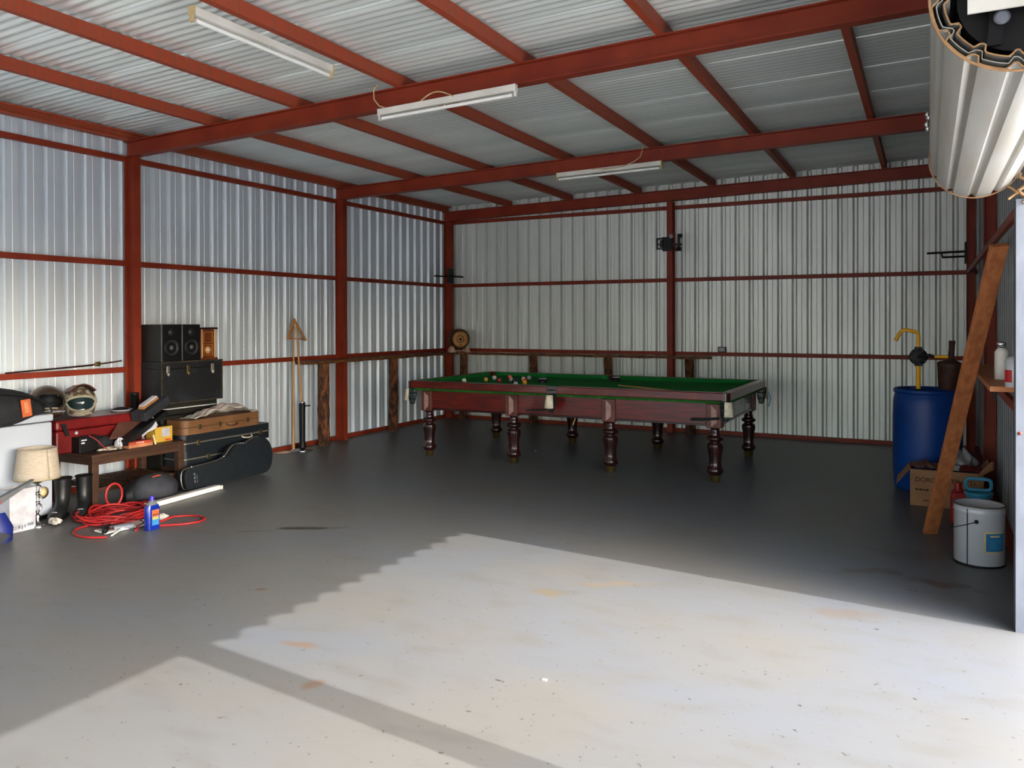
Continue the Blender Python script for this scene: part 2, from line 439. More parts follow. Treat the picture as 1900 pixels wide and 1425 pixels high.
def scallop():
    g = G(); n = 13*12; vs = []
    for i in range(n+1):
        y = 2.14+(4.46-2.14)*i/n; vs += [(RX+.004, y, 2.06+.045*abs(math.sin(PI*13*i/n))), (RX+.004, y, 2.19)]
    g.add(vs, [(2*i, 2*i+2, 2*i+3, 2*i+1) for i in range(n)])
    return struct(g.build('trim_2', 'galvpost', solid=.002))
scallop()

def roof():
    g = G(); vs = []; per = .0762; n = int((BY+.12-FY)/per*8); a = .0085
    for x in (LX-.25, RX+1.35):  # right end runs past the door wall: unseen overhang added to block high sky
        for i in range(n+1):
            y = FY+i*per/8; lap = ((y-FY)/.6858) % 1.0
            vs.append((x, y, zroof(x, y)+a+a*math.cos(2*PI*i/8)+.016*lap))
    g.add(vs, [(i, i+1, n+2+i, n+1+i) for i in range(n)], False)
    return struct(g.build('ceiling', 'galvroof'))
roof()
# base channels
struct(G().box(LX+.002, LX+.05, FY, BY-.002, 0, .045).build('baseboard_left', 'red'))
struct(G().box(LX+.052, RX-.01, BY-.05, BY-.002, 0, .045).build('baseboard_back', 'red'))
struct(G().box(RX-.05, RX-.002, 4.5, BY-.002, 0, .045).build('baseboard_right', 'red'))

# wall rails (girts)
ZG = (1.025, 1.99, 2.939); hg = .024
names = ('lowest', 'middle', 'top')
for z, nm in zip(ZG, names):
    g = G().box(LX+.002, LX+.05, FY, BY-.002, z-hg, z+hg)
    tag(g.build('wall_rail', 'red', bevel=.003), f'{nm} red horizontal steel rail along the left wall', 'wall rail')
    g = G().box(LX+.052, RX-.01, BY-.05, BY-.002, z-hg, z+hg)
    tag(g.build('wall_rail', 'red', bevel=.003), f'{nm} red horizontal steel rail across the back wall', 'wall rail')
for z, nm in zip(ZG[1:], names[1:]):
    g = G().box(.376, .404, 4.5, BY-.19, z-hg, z+hg)
    tag(g.build('wall_rail', 'red', bevel=.003), f'{nm} red horizontal steel rail on the right wall behind the door guide', 'wall rail')

# I-section posts and beams
def isec(h, b, tf, tw): # outline across depth h (first) and width b (second)
    return [(0, -b/2), (tf, -b/2), (tf, -tw/2), (h-tf, -tw/2), (h-tf, -b/2), (h, -b/2), (h, b/2), (h-tf, b/2), (h-tf, tw/2), (tf, tw/2), (tf, b/2), (0, b/2)]
def post(x, y, u, v, label, top, h=.125):
    g = G().prism(isec(h, .075, .008, .008), (x, y, 0), u, v, Z, top)
    o = g.build('steel_post', 'red')
    return tag(o, label, 'post')
zb = lambda x, y=4.785: ztop(x, y)-.143
post(LX+.052, YA, X, Y, 'red steel post on the left wall beside the stacked chests and speakers', zb(-6.4))
post(LX+.052, YB, X, Y, 'red steel post on the left wall behind the timber ledge, nearer the corner', zb(-6.4))
post(LX+.052, BY-.13, X, Y, 'red corner post behind the small barrel', zb(-6.4))
post(-2.978, BY-.052, -Y, X, 'red steel post in the middle of the back wall carrying a black bracket', zb(-3, YC))
post(.46, BY-.135, -X, Y, 'dark red post in the far right corner', zb(.3, BY)-.01, .085)
post(RX-.004, YB, -X, Y, 'red steel post on the right wall behind the blue drum', zb(.3, YB)-.01, .09)
def beam(y, label, h=.143):
    g = G(); x0, x1 = LX+.052, RX-.01
    P = isec(h, .085, .010, .008); n = len(P)
    vs = [(x0, y+p[1], ztop(x0, y)-h+p[0]) for p in P]+[(x1, y+p[1], ztop(x1, y)-h+p[0]) for p in P]
    g.add(vs, [(i, (i+1) % n, n+(i+1) % n, n+i) for i in range(n)]+[tuple(range(n)), tuple(reversed(range(n, 2*n)))])
    tag(g.build('roof_beam', 'red'), label, 'beam')
beam(YA, 'nearest large red roof beam with a fluorescent batten fixed beneath it')
beam(YB, 'middle large red roof beam with the smallest looking batten beneath it')
beam(YC, 'large red roof beam running along the top of the back wall')
# purlins (C channels, open to the left)
order = ['eave', 'first', 'second', 'third', 'fourth', 'fifth', 'sixth', 'seventh']
for i, x in enumerate([-6.445, -5.405, -4.445, -3.445, -2.455, -1.485, -.475, .30]):
    z0 = ztop(x)+.001; h = PUR-.003; wd = .05; t = .004
    sec = [(0, 0), (wd, 0), (wd, h), (0, h), (0, h-.016), (t, h-.016), (t, h-t), (wd-t, h-t), (wd-t, t), (t, t), (t, .016), (0, .016)]
    if i == 0: sec = [((wd-p_[0])*1.35, p_[1]) for p_ in sec]
    g = G().prism(sec, (x, FY+.05, ztop(x, FY+.05)+.001), X, Z, Vector((0, 1, (ztop(x, BY)-ztop(x, FY))/(BY-FY))), BY-.04-FY-.05)
    lab = 'red eave purlin along the top of the left wall' if i == 0 else ('last red purlin above the rolled door by the right wall' if i == 7 else f'{order[i]} red roof purlin counted from the left wall eave')
    tag(g.build('roof_purlin', 'redpurlin'), lab, 'purlin', None)

# door jambs
d = T('door_guide', 'galvanised vertical door guide channel at the right edge', 'door guide', (.40, 4.41, 0))
g = G(); g.box(.362, .368, 4.365, 4.462, 0, 2.02).box(.368, .425, 4.365, 4.371, 0, 2.02).box(.368, .425, 4.456, 4.462, 0, 2.02).box(.376, .380, 4.371, 4.385, 0, 2.02)
g.build('channel', 'galvpost', d)
G().ball((.366+.012, 4.362, 0.93), .008).build('bolt', 'red', d)
g = G(); g.tube([(.33+.04*math.sin(k*.9), 4.36+.01*k, 2.02+.018*k+.01*math.sin(k*2.1)) for k in range(12)], .006, 6)
g.tube([(.39+.02*math.sin(k*1.7), 4.36, 2.0+.02*k) for k in range(8)], .009, 6); g.build('frayed_edge', 'edge', d)
for y_ in (-.30, -2.62):  # posts of an unseen bay, added open to let more sky light in
    q_ = T('door_post', 'galvanised post at the %s end of an open bay added for fill light' % ('near' if y_ > -1 else 'far'), 'post', (.43, y_, 0))
    G().box(.38, .50, y_-.07, y_+.07, 0, 2.6).build('column', 'galvpost', q_)
p = T('door_post', 'steel post between the roller door opening and the open bay added for fill light', 'post', (.43, 2.14, 0))
G().box(.38, .50, 2.072, 2.21, 0, 2.6).build('column', 'galvpost', p)

# ------------------------------------------------------------------ rolled door drum
def drum(y0, y1, cx, cz, label):
    d = T('roller_door', label, 'roller door', (cx, (y0+y1)/2, cz-.2))
    g = G(); n = 420; turns = 3.0; per = 2*PI/13; vs = []
    for y in (y0, y1):
        for i in range(n+1):
            a = 2*PI*turns*i/n; base = .200-.0155*max(0, a/(2*PI)-1)
            ph = (a % per)/per; dip = 0
            if ph < .30: dip = .016*min(1, math.sin(PI*ph/.30)*1.6)
            r = base-dip; aa = a-PI/2+.3
            vs.append((cx+r*math.cos(aa), y, cz+r*math.sin(aa)))
    g.add(vs, [(i, i+1, n+2+i, n+1+i) for i in range(n)], False)
    g.build('curtain', 'drumdoor', d, solid=.002)
    for y in (y0, y1):
        G().tube([(cx+.2025*math.cos(2*PI*k/72), y, cz+.2025*math.sin(2*PI*k/72)) for k in range(72)], .0035, 6, True).build('edge_strip', 'edge', d)
        g = G()
        for t in (0, 1):
            pts = []
            for k in range(160):
                a = 2*PI*k/160; base = .199-.0155*(t+k/160*(t > 0)); ph = (a % per)/per; dip = .016*min(1, math.sin(PI*ph/.30)*1.6) if ph < .30 else 0
                pts.append((cx+(base-dip)*math.cos(a+.3-PI/2), y, cz+(base-dip)*math.sin(a+.3-PI/2)))
            g.tube(pts, .0025, 5, True)
        g.build('edge_strip', 'edge', d)
    G().lathe([(.142, y0+.05-y0), (.142, y1-y0-.05)], (cx, y0, cz), Y, 40).build('spring_drum', 'black', d)
    G().cyl((cx, y0-.02, cz), (cx, y1+.03, cz), .017).build('axle', 'darkiron', d)
    return d
dr = drum(2.22, 4.43, .205, 2.25, 'dusty white corrugated roller door coiled up at top right')
g = G(); g.hexa([(.083, 2.190, 2.190), (.36, 2.190, 2.190), (.36, 2.197, 2.190), (.083, 2.197, 2.190)], [(.083, 2.190, 2.36), (.36, 2.190, 2.36), (.36, 2.197, 2.36), (.083, 2.197, 2.36)]); g.build('mounting_plate', 'white', dr)
G().hexa([(.125, 2.235, 2.12), (.155, 2.235, 2.12), (.155, 2.245, 2.12), (.125, 2.245, 2.12)], [(.14, 2.235, 2.30), (.18, 2.235, 2.30), (.18, 2.245, 2.30), (.14, 2.245, 2.30)]).build('bracket', 'darkiron', dr)
G().lathe([(.016, 0), (.018, .006), (.012, .01)], (.155, 2.225, 2.180), -Y, 20).build('axle_nut', 'galvpost', dr)
g = G()
for (dx, dz) in ((-.185, .0), (-.19, .015), (-.192, -.03), (-.188, -.05)):
    g.ball((.205+dx-.018, 4.10, 2.36+dz+.02), .012, .02, .014, 10, 8)
g.build('crumpled_foil', 'chrome', dr)

# ------------------------------------------------------------------ fluorescent battens
def batten(c, direc, L, label, capm='white', cable=None):
    """c: centre of top face, direc: unit vector along"""
    u = Vector(direc).normalized(); s = u.cross(Z).normalized(); w_ = s.cross(u)
    t = T('fluorescent_light', label, 'light', c)
    mx = Matrix((u, s, w_)).transposed().to_4x4()
    G(True).box(-L/2+.012, L/2-.012, -.021, .021, -.045, 0, mx).build('housing', 'white', t, bevel=.003)
    g = G(True); g.lathe([(.0125, -L/2+.03), (.0125, L/2-.03)], mx @ Vector((0, 0, -.068)), u, 14); g.build('lamp_tube', 'tube', t)
    for sg in (-1, 1):
        e = G(True); a, b = sorted((sg*(L/2), sg*(L/2-.014))); e.box(a, b, -.022, .022, -.048, .001, mx); e.box(a, b, -.013, .013, -.085, -.046, mx)
        e.build('end_cap', capm, t, bevel=.002)
    G(True).lathe([(.004, 0), (.004, .02)], mx @ Vector((0, .0, -.062)), w_, 8).build('tube_clip', 'white', t)
    if cable:
        G().tube(cable, .0045, 7).build('cable', 'cream', t)
    return t
def bz(x, y=4.785): return ztop(x, y)-.143
batten((-3.452, 3.50, ztop(-3.45)-.036), (0, 1, 0), 1.12, 'white fluorescent batten under a purlin at upper left, running front to back', 'cream')
xa, xb = -3.58, -2.453
batten(((xa+xb)/2, YA-.045, bz((xa+xb)/2)-.001), (1, 0, .0248), 1.14, 'white fluorescent batten under the nearest roof beam in the middle', 'white',
       [(-3.58, YA-.062, 3.20), (-3.60, YA-.09, 3.15), (-3.59, YA-.095, 3.08), (-3.55, YA-.09, 3.03), (-3.51, YA-.075, 3.015)])
xa, xb = -3.454, -2.33
batten(((xa+xb)/2, YB-.045, bz((xa+xb)/2, YB)-.003), (1, 0, .021), 1.14, 'white fluorescent batten with yellowed end caps under the farther beam', 'cream',
       [(-2.52, YB-.06, 3.20), (-2.51, YB-.09, 3.14), (-2.53, YB-.095, 3.08), (-2.60, YB-.09, 3.04), (-2.70, YB-.085, 3.01), (-2.80, YB-.08, 3.0), (-3.05, YB-.07, 3.01)])
c = G().tube([(-3.20+.03*k, YA-.07-.01*math.sin(PI*k/9), 3.025+.045*math.sin(PI*k/9)) for k in range(10)], .0045, 7)
tag(c.build('cable_loop', 'cream'), 'short cream cable looping above the middle batten', 'cable')

# ------------------------------------------------------------------ timber ledge on log posts
random.seed(3)
def plank(x0, x1, y0, y1, z0, z1, label, along):
    g = G(); n = 40
    def edge(k): return .012*math.sin(k*.9+x0)+.009*math.sin(k*2.3)
    vs = []
    for i in range(n+1):
        u = i/n
        if along == 'y':
            y = y0+(y1-y0)*u; e = edge(i); vs += [(x0, y, z0), (x1+e, y, z0+.003*math.sin(i)), (x1+e*.8, y, z1), (x0, y, z1)]
        else:
            x = x0+(x1-x0)*u; e = edge(i); vs += [(x, y1, z0), (x, y0-e, z0+.003*math.sin(i)), (x, y0-e*.8, z1), (x, y1, z1)]
    fs = []
    for i in range(n):
        for k in range(4):
            l = (k+1) % 4; fs.append((i*4+k, i*4+l, i*4+4+l, i*4+4+k))
    fs += [(0, 1, 2, 3), (n*4+3, n*4+2, n*4+1, n*4)]
    g.add(vs, fs)
    return tag(g.build('timber_ledge', 'slab'), label, 'ledge')
plank(-6.447, -6.21, 6.93, 9.99, .965, 1.0, 'rough timber ledge plank along the left wall', 'y')
plank(-6.20, -2.43, 10.03, 10.10, .965, 1.0, 'rough timber ledge plank along the back wall', 'x')
def logpost(x, y, r, h, label):
    g = G(); seg = 28; n = 26; vs = []; fs = []; ph = random.random()*9
    for j in range(n+1):
        z = h*j/n; bend = .008*math.sin(z*4+ph)
        for i in range(seg):
            a = 2*PI*i/seg
            rad = r*(1+.07*math.sin(3*a+z*5+ph)+.05*math.sin(7*a-z*17+ph)+.04*math.sin(z*29+4*a)) * (1.1-.1*j/n)
            vs.append((x+bend+rad*math.cos(a), y+rad*math.sin(a), z))
    for j in range(n):
        for i in range(seg):
            k = (i+1) % seg; fs.append((j*seg+i, j*seg+k, (j+1)*seg+k, (j+1)*seg+i))
    g.add(vs, fs, True); g.add(vs[-seg:], [tuple(range(seg))]); g.add(vs[:seg], [tuple(reversed(range(seg)))])
    return tag(g.build('log_post', 'bark'), label, 'log post')
logpost(-6.31, 7.26, .062, .965, 'thick bark covered log post under the left ledge, nearest the camera')
logpost(-6.30, 8.62, .055, .965, 'bark covered log post under the left ledge, just left of the snooker table')
for x, l in ((-6.11, 'log post under the back ledge below the small barrel'), (-4.955, 'log post under the back ledge, second from the corner, seen above the snooker balls'),
             (-3.83, 'log post under the back ledge behind the middle of the snooker table'), (-2.715, 'dark log post under the right end of the back ledge')):
    logpost(x, 10.105, .055, .965, l)

# small barrel
ax = Vector((.66, -.75, 0)); bc = Vector((-6.10, 9.96, 1.195))
t = T('wine_barrel', 'small oak barrel on a pale cradle in the far left corner', 'barrel', (bc.x, bc.y, 1.0))
prof = [(.0, -.13), (.112, -.13), (.118, -.15), (.128, -.15)]+[(.128+.02*math.cos(PI*k/12-PI/2)*1.0, -.15+.30*k/12) for k in range(13)]+[(.128, .15), (.118, .15), (.112, .13)]
G().lathe(prof, bc, ax, 40, cap=False).build('staves', 'oak', t)
G().lathe([(0.001, 0), (.113, 0), (.113, .004), (0.001, .004)], bc+ax.normalized()*.128, ax, 40, cap=False).build('barrel_head', 'oakhead', t)
for zz in (-.125, -.07, .07, .125):
    rb = .130+.018*math.sin(PI*(zz+.15)/.3)
    G().lathe([(rb, zz-.012), (rb+.003, zz-.012), (rb+.003, zz+.012), (rb, zz+.012)], bc, ax, 40, cap=False).build('hoop', 'darkring', t)
an = ax.normalized(); sx = Z.cross(an)
G().tube([bc+an*.134+(sx*math.cos(a)+Z*math.sin(a))*.05 for a in [2*PI*k/36 for k in range(36)]], .005, 6, True).build('burnt_ring', 'darkring', t)
G().lathe([(.001, 0), (.022, 0), (.022, .003), (.001, .003)], bc+an*.132, an, 20, cap=False).build('emblem', 'darkring', t)
G().cyl(bc+an*.13-Z*.085, bc+an*.15-Z*.085, .009).build('tap_bung', 'darkring', t)
for s_ in (-.1, .1):
    o = bc+an*s_
    poly = [(-.15, -.193), (-.09, -.193), (-.06, -.165), (.06, -.165), (.09, -.193), (.15, -.193), (.14, -.15), (.10, -.10)]+[(.10*math.cos(a), -.138+.035*(1-math.sin(a))-.04) for a in (PI*.25, PI*.5, PI*.75)]+[(-.10, -.10), (-.14, -.15)]
    G().prism(poly, o-an*.012, sx, Z, an, .024).build('cradle', 'palewood', t)
# small frame on the back rail
t = T('small_box_frame', 'small dark framed white card standing on the back wall rail', 'frame', (-2.335, BY-.03, 1.049))
G().box(-2.385, -2.285, BY-.045, BY-.015, 1.0495, 1.1195).build('frame', 'rust', t)
G().box(-2.372, -2.298, BY-.0475, BY-.045, 1.06, 1.11).build('card', 'boxwhite', t)

# ------------------------------------------------------------------ brackets on the walls
t = T('wall_bracket', 'black swivel bracket with a round white sensor on the middle back post', 'bracket', (-2.98, BY-.20, 2.35))
yb = BY-.205
g = G(); g.box(-3.06, -2.93, yb-.03, yb+.027, 2.36, 2.54).box(-3.08, -3.04, yb-.06, yb-.03, 2.40, 2.50); g.build('mount_block', 'black', t, bevel=.006)
g = G(); g.box(-2.93, -2.80, yb-.03, yb-.01, 2.42, 2.45).box(-2.85, -2.82, yb-.05, yb-.03, 2.36, 2.57).box(-2.83, -2.79, yb-.05, yb-.03, 2.52, 2.57).box(-2.88, -2.80, yb-.05, yb-.02, 2.35, 2.40)
g.build('arm', 'black', t)
g = G(); g.box(-3.13, -3.115, yb-.04, yb-.02, 2.38, 2.53).box(-3.13, -3.06, yb-.04, yb-.02, 2.51, 2.53).box(-3.13, -3.06, yb-.04, yb-.02, 2.44, 2.455).box(-3.13, -3.06, yb-.04, yb-.02, 2.38, 2.395); g.build('side_frame', 'black', t)
G().ball((-2.935, yb-.045, 2.545), .028).build('sensor', 'boxwhite', t)
def armbracket(name, label, base, pts, plate):
    t = T(name, label, 'bracket', base)
    for q in pts: G().tube(q, .011, 8).build('arm', 'black', t)
    G().box(*plate).build('wall_plate', 'black', t, bevel=.003)
    return t
t = armbracket('speaker_bracket', 'thin black two-armed bracket on the far right corner post', (.366, BY-.136, 2.08),
    [[(.365, 10.13, 2.215), (-.01, 9.95, 2.195)], [(.365, 10.13, 2.16), (.14, 10.0, 2.15), (.13, 10.0, 2.195)]], (.358, .3745, 10.09, 10.19, 2.08, 2.32))
t = armbracket('speaker_bracket', 'thin black two-armed bracket on the left corner post above the barrel', (-6.3, BY-.2, 2.05),
    [[(-6.31, 10.06, 2.12), (-6.42, 9.80, 2.12)], [(-6.31, 10.05, 2.12), (-6.1, 10.02, 2.11), (-6.05, 10.0, 2.10)]], (-6.322, -6.305, 10.0, 10.16, 2.02, 2.24))

# ------------------------------------------------------------------ snooker table
X0, X1, Y0, Y1 = -5.0, -1.55, 7.08, 8.88
HT = .815
tb = T('snooker_table', 'full size snooker table with green baize and turned mahogany legs', 'snooker table', ((X0+X1)/2, (Y0+Y1)/2, 0))
G().box(X0+.16, X1-.16, Y0+.16, Y1-.16, .735, .775).build('playing_bed', 'baize', tb)
rw = .085
def rail(x0, x1, y0, y1, nm='cushion_rail'):
    return G().box(x0, x1, y0, y1, .740, HT).build(nm, 'mahog', tb, bevel=.008)
xm = (X0+X1)/2
for a, b in ((X0+.05, xm-.055), (xm+.055, X1-.05)):
    rail(a, b, Y0, Y0+rw); rail(a, b, Y1-rw, Y1)
rail(X0, X0+rw, Y0+.05, Y1-.05); rail(X1-rw, X1, Y0+.05, Y1-.05)
# wrap-round wooden corner and middle blocks behind the pockets
for cx, cy in ((X0+.05, Y0+.05), (X0+.05, Y1-.05), (X1-.05, Y0+.05), (X1-.05, Y1-.05)):
    G().lathe([(.05, .74), (.05, HT-.003)], (cx, cy, 0), Z, 24).build('corner_cap', 'mahogdark', tb, bevel=.004)
for cy in (Y0+.03, Y1-.03): G().box(xm-.055, xm+.055, cy-.025, cy+.025, .735, HT-.004).build('middle_cap', 'mahogdark', tb, bevel=.004)
# green cushions: wedge section rubber under baize
def cushion(a, b, inward):
    a = Vector(a); b = Vector(b); n = Vector(inward); d = (b-a).normalized()
    vs = []
    for p, sg in ((a, 1), (b, -1)):
        for off, z, e in ((0, .735, 0), (0, HT-.001, 0), (.05, HT-.001, .05), (.06, HT-.012, .06), (.035, .765, .035), (.035, .735, .035)):
            q = p+n*off+d*(sg*e); vs.append((q.x, q.y, z))
    G().add(vs, [(i, (i+1) % 6, 6+(i+1) % 6, 6+i) for i in range(6)]+[tuple(range(6)), tuple(reversed(range(6, 12)))]).build('cushion', 'baize', tb)
for a, b in ((X0+.15, xm-.06), (xm+.06, X1-.15)):
    cushion((a, Y0+rw, 0), (b, Y0+rw, 0), (0, 1, 0)); cushion((a, Y1-rw, 0), (b, Y1-rw, 0), (0, -1, 0))
cushion((X0+rw, Y0+.15, 0), (X0+rw, Y1-.15, 0), (1, 0, 0)); cushion((X1-rw, Y0+.15, 0), (X1-rw, Y1-.15, 0), (-1, 0, 0))
# baize showing under the rails
g = G(); g.box(X0+.03, X1-.03, Y0+.02, Y0+.05, .716, .741).box(X0+.03, X1-.03, Y1-.05, Y1-.02, .716, .741).box(X0+.02, X0+.05, Y0+.05, Y1-.05, .716, .741).box(X1-.05, X1-.02, Y0+.05, Y1-.05, .716, .741)
g.build('baize_edge', 'baizestrip', tb)
# apron panels between leg blocks
lx = (-4.80, -3.765, -2.715, -1.71); ly = (7.225, 8.735)
for y, s_ in ((ly[0], -1), (ly[1], 1)):
    for a, b in zip(lx[:-1], lx[1:]):
        g = G(); g.box(a+.07, b-.07, y+s_*.035-.012, y+s_*.035+.012, .52, .718)
        g.build('side_panel', 'mahog', tb)
        G().box(a+.07, b-.07, y+s_*.05-.016, y+s_*.05+.016, .505, .525).build('panel_moulding', 'mahogdark', tb, bevel=.004)
for x in (lx[0]-.035, lx[3]+.035):
    G().box(x-.012, x+.012, ly[0]+.07, ly[1]-.07, .52, .718).build('end_panel', 'mahogdark', tb)
    G().box(x-.02, x+.02, ly[0]+.07, ly[1]-.07, .505, .525).build('panel_moulding', 'mahogdark', tb, bevel=.004)
G().box(X0+.22, X1-.22, ly[0]+.1, ly[1]-.1, .66, .733).build('slate_frame', 'mahogdark', tb)
# legs
LP = [(.052, .062), (.060, .072), (.072, .085), (.074, .105), (.066, .122), (.058, .14), (.055, .17), (.056, .215), (.062, .26), (.070, .30), (.072, .325), (.066, .342), (.050, .350), (.042, .360), (.052, .368), (.070, .378), (.076, .392), (.070, .405), (.052, .412), (.046, .425), (.050, .437), (.040, .447), (.044, .462), (.036, .474), (.05, .484), (.052, .492)]
def leg(x, y, s_):
    c = G().lathe(LP, (x, y, 0), Z, 48, 12, (.125, .335)).build('leg', 'mahogdark', tb)
    G().lathe([(.040, 0), (.044, .005), (.047, .05), (.054, .062)], (x, y, 0), Z, 24).build('brass_foot', 'brass', c)
    G().box(x-.068, x+.068, y-.068, y+.068, .490, .708).build('leg_block', 'mahogblock', c, bevel=.006)
    yy = y+s_*.069
    # raised chamfered facet on the outer face
    poly = [(-.005, -.10), (.045, -.06), (.045, .05), (-.005, .095)] if s_ < 0 else [(-.045, -.06), (.045, -.06), (.045, .05), (-.045, .05)]
    G().prism([(p[0], p[1]) for p in poly], (x-.015, yy, .60), X, Z, Y*s_, .004).build('facet', 'facet', c, label='pale worn facet on the leg block')
    return c
for x in lx:
    leg(x, ly[0], -1); leg(x, ly[1], 1)
# pockets
def pocket(cx, cy, ox, oy):
    o = Vector((ox, oy, 0)).normalized(); s_ = Z.cross(o)
    c = Vector((cx, cy, 0))
    p = G(); n = 16
    def fl(u, v):
        a = (u-.5)*1.9; r = .052+.02*v
        return c+o*(math.cos(a)*r+.012)+s_*(math.sin(a)*r*.82)+Z*(.735-.13*v)
    lf = p.grid(fl, n, 5).build('pocket_leather', 'leather', tb, solid=.005)
    g = G()
    for k in range(12):
        a = 2*PI*k/12; q = []
        for j in range(7):
            v = j/6; r = .05*(1-.55*v*v); tw = a+v*1.2
            q.append(c+o*.0+Vector((r*math.cos(tw), r*math.sin(tw), .735-.17*v)))
        g.tube(q, .0022, 4)
        q = [Vector((2*c.x-k_.x, k_.y, k_.z)) for k_ in q]
        g.tube(q, .0022, 4)
    for z, r in ((.735, .05), (.68, .047), (.62, .036), (.565, .02)):
        g.tube([c+Vector((r*math.cos(2*PI*k/20), r*math.sin(2*PI*k/20), z)) for k in range(20)], .003, 5, True)
    g.build('pocket_net', 'net', tb)
    G().lathe([(.001, .776), (.046, .776), (.046, .781), (.001, .781)], c+o*-.012, Z, 28, cap=False).build('pocket_hole', 'black', tb)
pocket(X0+.045, Y0+.045, -1, -1); pocket(X0+.045, Y1-.045, -1, 1); pocket(X1-.045, Y0+.045, 1, -1); pocket(X1-.045, Y1-.045, 1, 1)
pocket(xm, Y0-.005, 0, -1); pocket(xm, Y1+.005, 0, 1)
# ball return rails below the two near pockets and a hanging strap
G().tube([(xm-.02, Y0+.02, .60), (xm-.10, Y0+.03, .575), (xm-.30, Y0+.05, .56)], .008, 8).build('ball_rail', 'net', tb)
G().tube([(X1-.10, Y0+.03, .585), (X1-.25, Y0+.05, .565), (X1-.36, Y0+.06, .56)], .012, 8).build('ball_rail', 'net', tb)
G().tube([(X1+.02, Y1-.03, .70), (X1+.05, Y1-.02, .62), (X1+.03, Y1-.03, .53)], .006, 8).build('ball_rail', 'bluelt', tb)
for k, x in enumerate((-4.62, -4.28, -3.98, -3.70, -3.02, -2.70, -2.2, -1.85)):
    G().lathe([(.006, 0), (.006, .004)], (x, Y0+.0015, .765), -Y, 10).build('rail_bolt', 'brass', tb)
tag(G().tube([(-3.10, 7.32, .70), (-3.11, 7.32, .52), (-3.14, 7.30, .42)], .006, 6).build('hanging_strap', 'cue'), 'thin pale strap hanging below the middle of the snooker table', 'strap')

# balls
BR = .0255
def sball(x, y, c, label, name='snooker_ball', stripe=None):
    o = G().ball((x, y, .775+BR+.0005), BR, seg=24, rings=16).build(name, ballmat(label.split()[0], c))
    tag(o, label, 'ball', 'balls on the snooker table')
    return o
sball(-4.545, 7.53, (238, 234, 208), 'white cue ball lying alone nearest the left end of the table')
sball(-4.41, 7.78, (230, 176, 66), 'yellow ball, second from the left among the balls')
sball(-4.45, 8.05, (222, 216, 200), 'white ball just right of the leftmost yellow ball, near the far cushion')
sball(-4.20, 7.71, (176, 26, 50), 'crimson ball between the white balls and the scarlet one')
sball(-4.13, 7.86, (206, 176, 170), 'pinkish white ball touching the right side of the crimson ball')
sball(-4.33, 8.21, (240, 70, 54), 'scarlet ball farthest back in the row')
sball(-4.02, 7.72, (20, 34, 60), 'navy blue ball above the white ball that sits at the near cushion')
sball(-3.80, 7.33, (232, 232, 220), 'white ball half hidden behind the near cushion')
sball(-4.07, 8.04, (232, 200, 190), 'pale ball stacked in line behind the red and amber balls')
sball(-3.93, 7.80, (222, 74, 40), 'red ball directly behind the amber ball')
sball(-3.81, 7.56, (232, 160, 40), 'amber ball at the right end of the cluster')
sball(-4.09, 8.23, (206, 212, 208), 'small looking white ball near the far cushion, rightmost of the balls')
def rest(x, y, label):
    t = T('cue_rest_head', label, 'rest head', (x, y, .7755))
    G().lathe([(.05, .7755), (.052, .80), (.04, .812), (.001, .812)], (x, y, 0), Z, 24).build('body', 'black', t)
    for a in (.5, 1.9, 3.4):
        G().tube([(x, y, .817), (x+.04*math.cos(a), y+.04*math.sin(a), .822)], .006, 6).build('prong', 'boxwhite', t)
rest(-3.77, 7.92, 'black rest head with white prongs on the baize near the middle')
rest(-3.12, 8.48, 'black rest head with white prongs beside the far middle pocket')
t = T('snooker_cue', 'wooden cue lying on the baize near the front cushion, right half', 'cue', (-2.45, 7.55, .7755))
a, b = Vector((-2.83, 7.80, .788)), Vector((-2.02, 7.30, .790))
G().tube([a, b], [.0065, .0125], 12).build('shaft', 'cue', t)
G().tube([a-(b-a).normalized()*.015, a], .0058, 10).build('tip', 'leather', t)

# ------------------------------------------------------------------ cue rests, triangle and pump by the left wall
t = T('round_base_stand', 'black tube standing on a round chrome base by the left wall', 'stand', (-6.28, 6.85, 0))
G().lathe([(.001, .0), (.13, 0), (.135, .006), (.125, .014), (.04, .022), (.034, .03), (.001, .03)], (-6.28, 6.85, 0), Z, 36, cap=False).build('base_plate', 'chrome', t)
G().cyl((-6.28, 6.86, .03), (-6.28, 6.86, .53), .032, .036).build('tube', 'black', t)
G().cyl((-6.28, 6.86, .03), (-6.28, 6.86, .09), .045, .040).build('foot_collar', 'black', t)
G().lathe([(.001, 0), (.03, .0), (.036, .01), (.03, .02)], (-6.28, 6.86, .53), Z, 20).build('collar', 'chrome', t)
G().cyl((-6.26, 6.89, .50), (-6.24, 6.95, .50), .008).build('side_peg', 'darkiron', t)
q = T('snooker_cue', 'tall wooden cue standing on the floor, left of the pair under the triangle', 'cue', (-6.30, 6.74, 0))
G().tube([(-6.30, 6.74, .03), (-6.36, 6.81, .7), (-6.43, 6.89, 1.40)], [.016, .012, .008], 12).build('shaft', 'cue', q)
q = T('snooker_cue', 'wooden cue standing in the black tube, right of the pair', 'cue', (-6.28, 6.86, .5501))
G().tube([(-6.28, 6.858, .551), (-6.35, 6.885, 1.0), (-6.41, 6.915, 1.42)], [.014, .011, .009], 12).build('shaft', 'cue', q)
q = T('ball_triangle', 'orange wooden ball triangle hung on the wall over the cue tips', 'ball rack', (-6.36, 6.80, 1.25))
cor = [Vector((-6.40, 6.77, 1.27)), Vector((-6.395, 7.04, 1.25)), Vector((-6.43, 6.90, 1.475))]
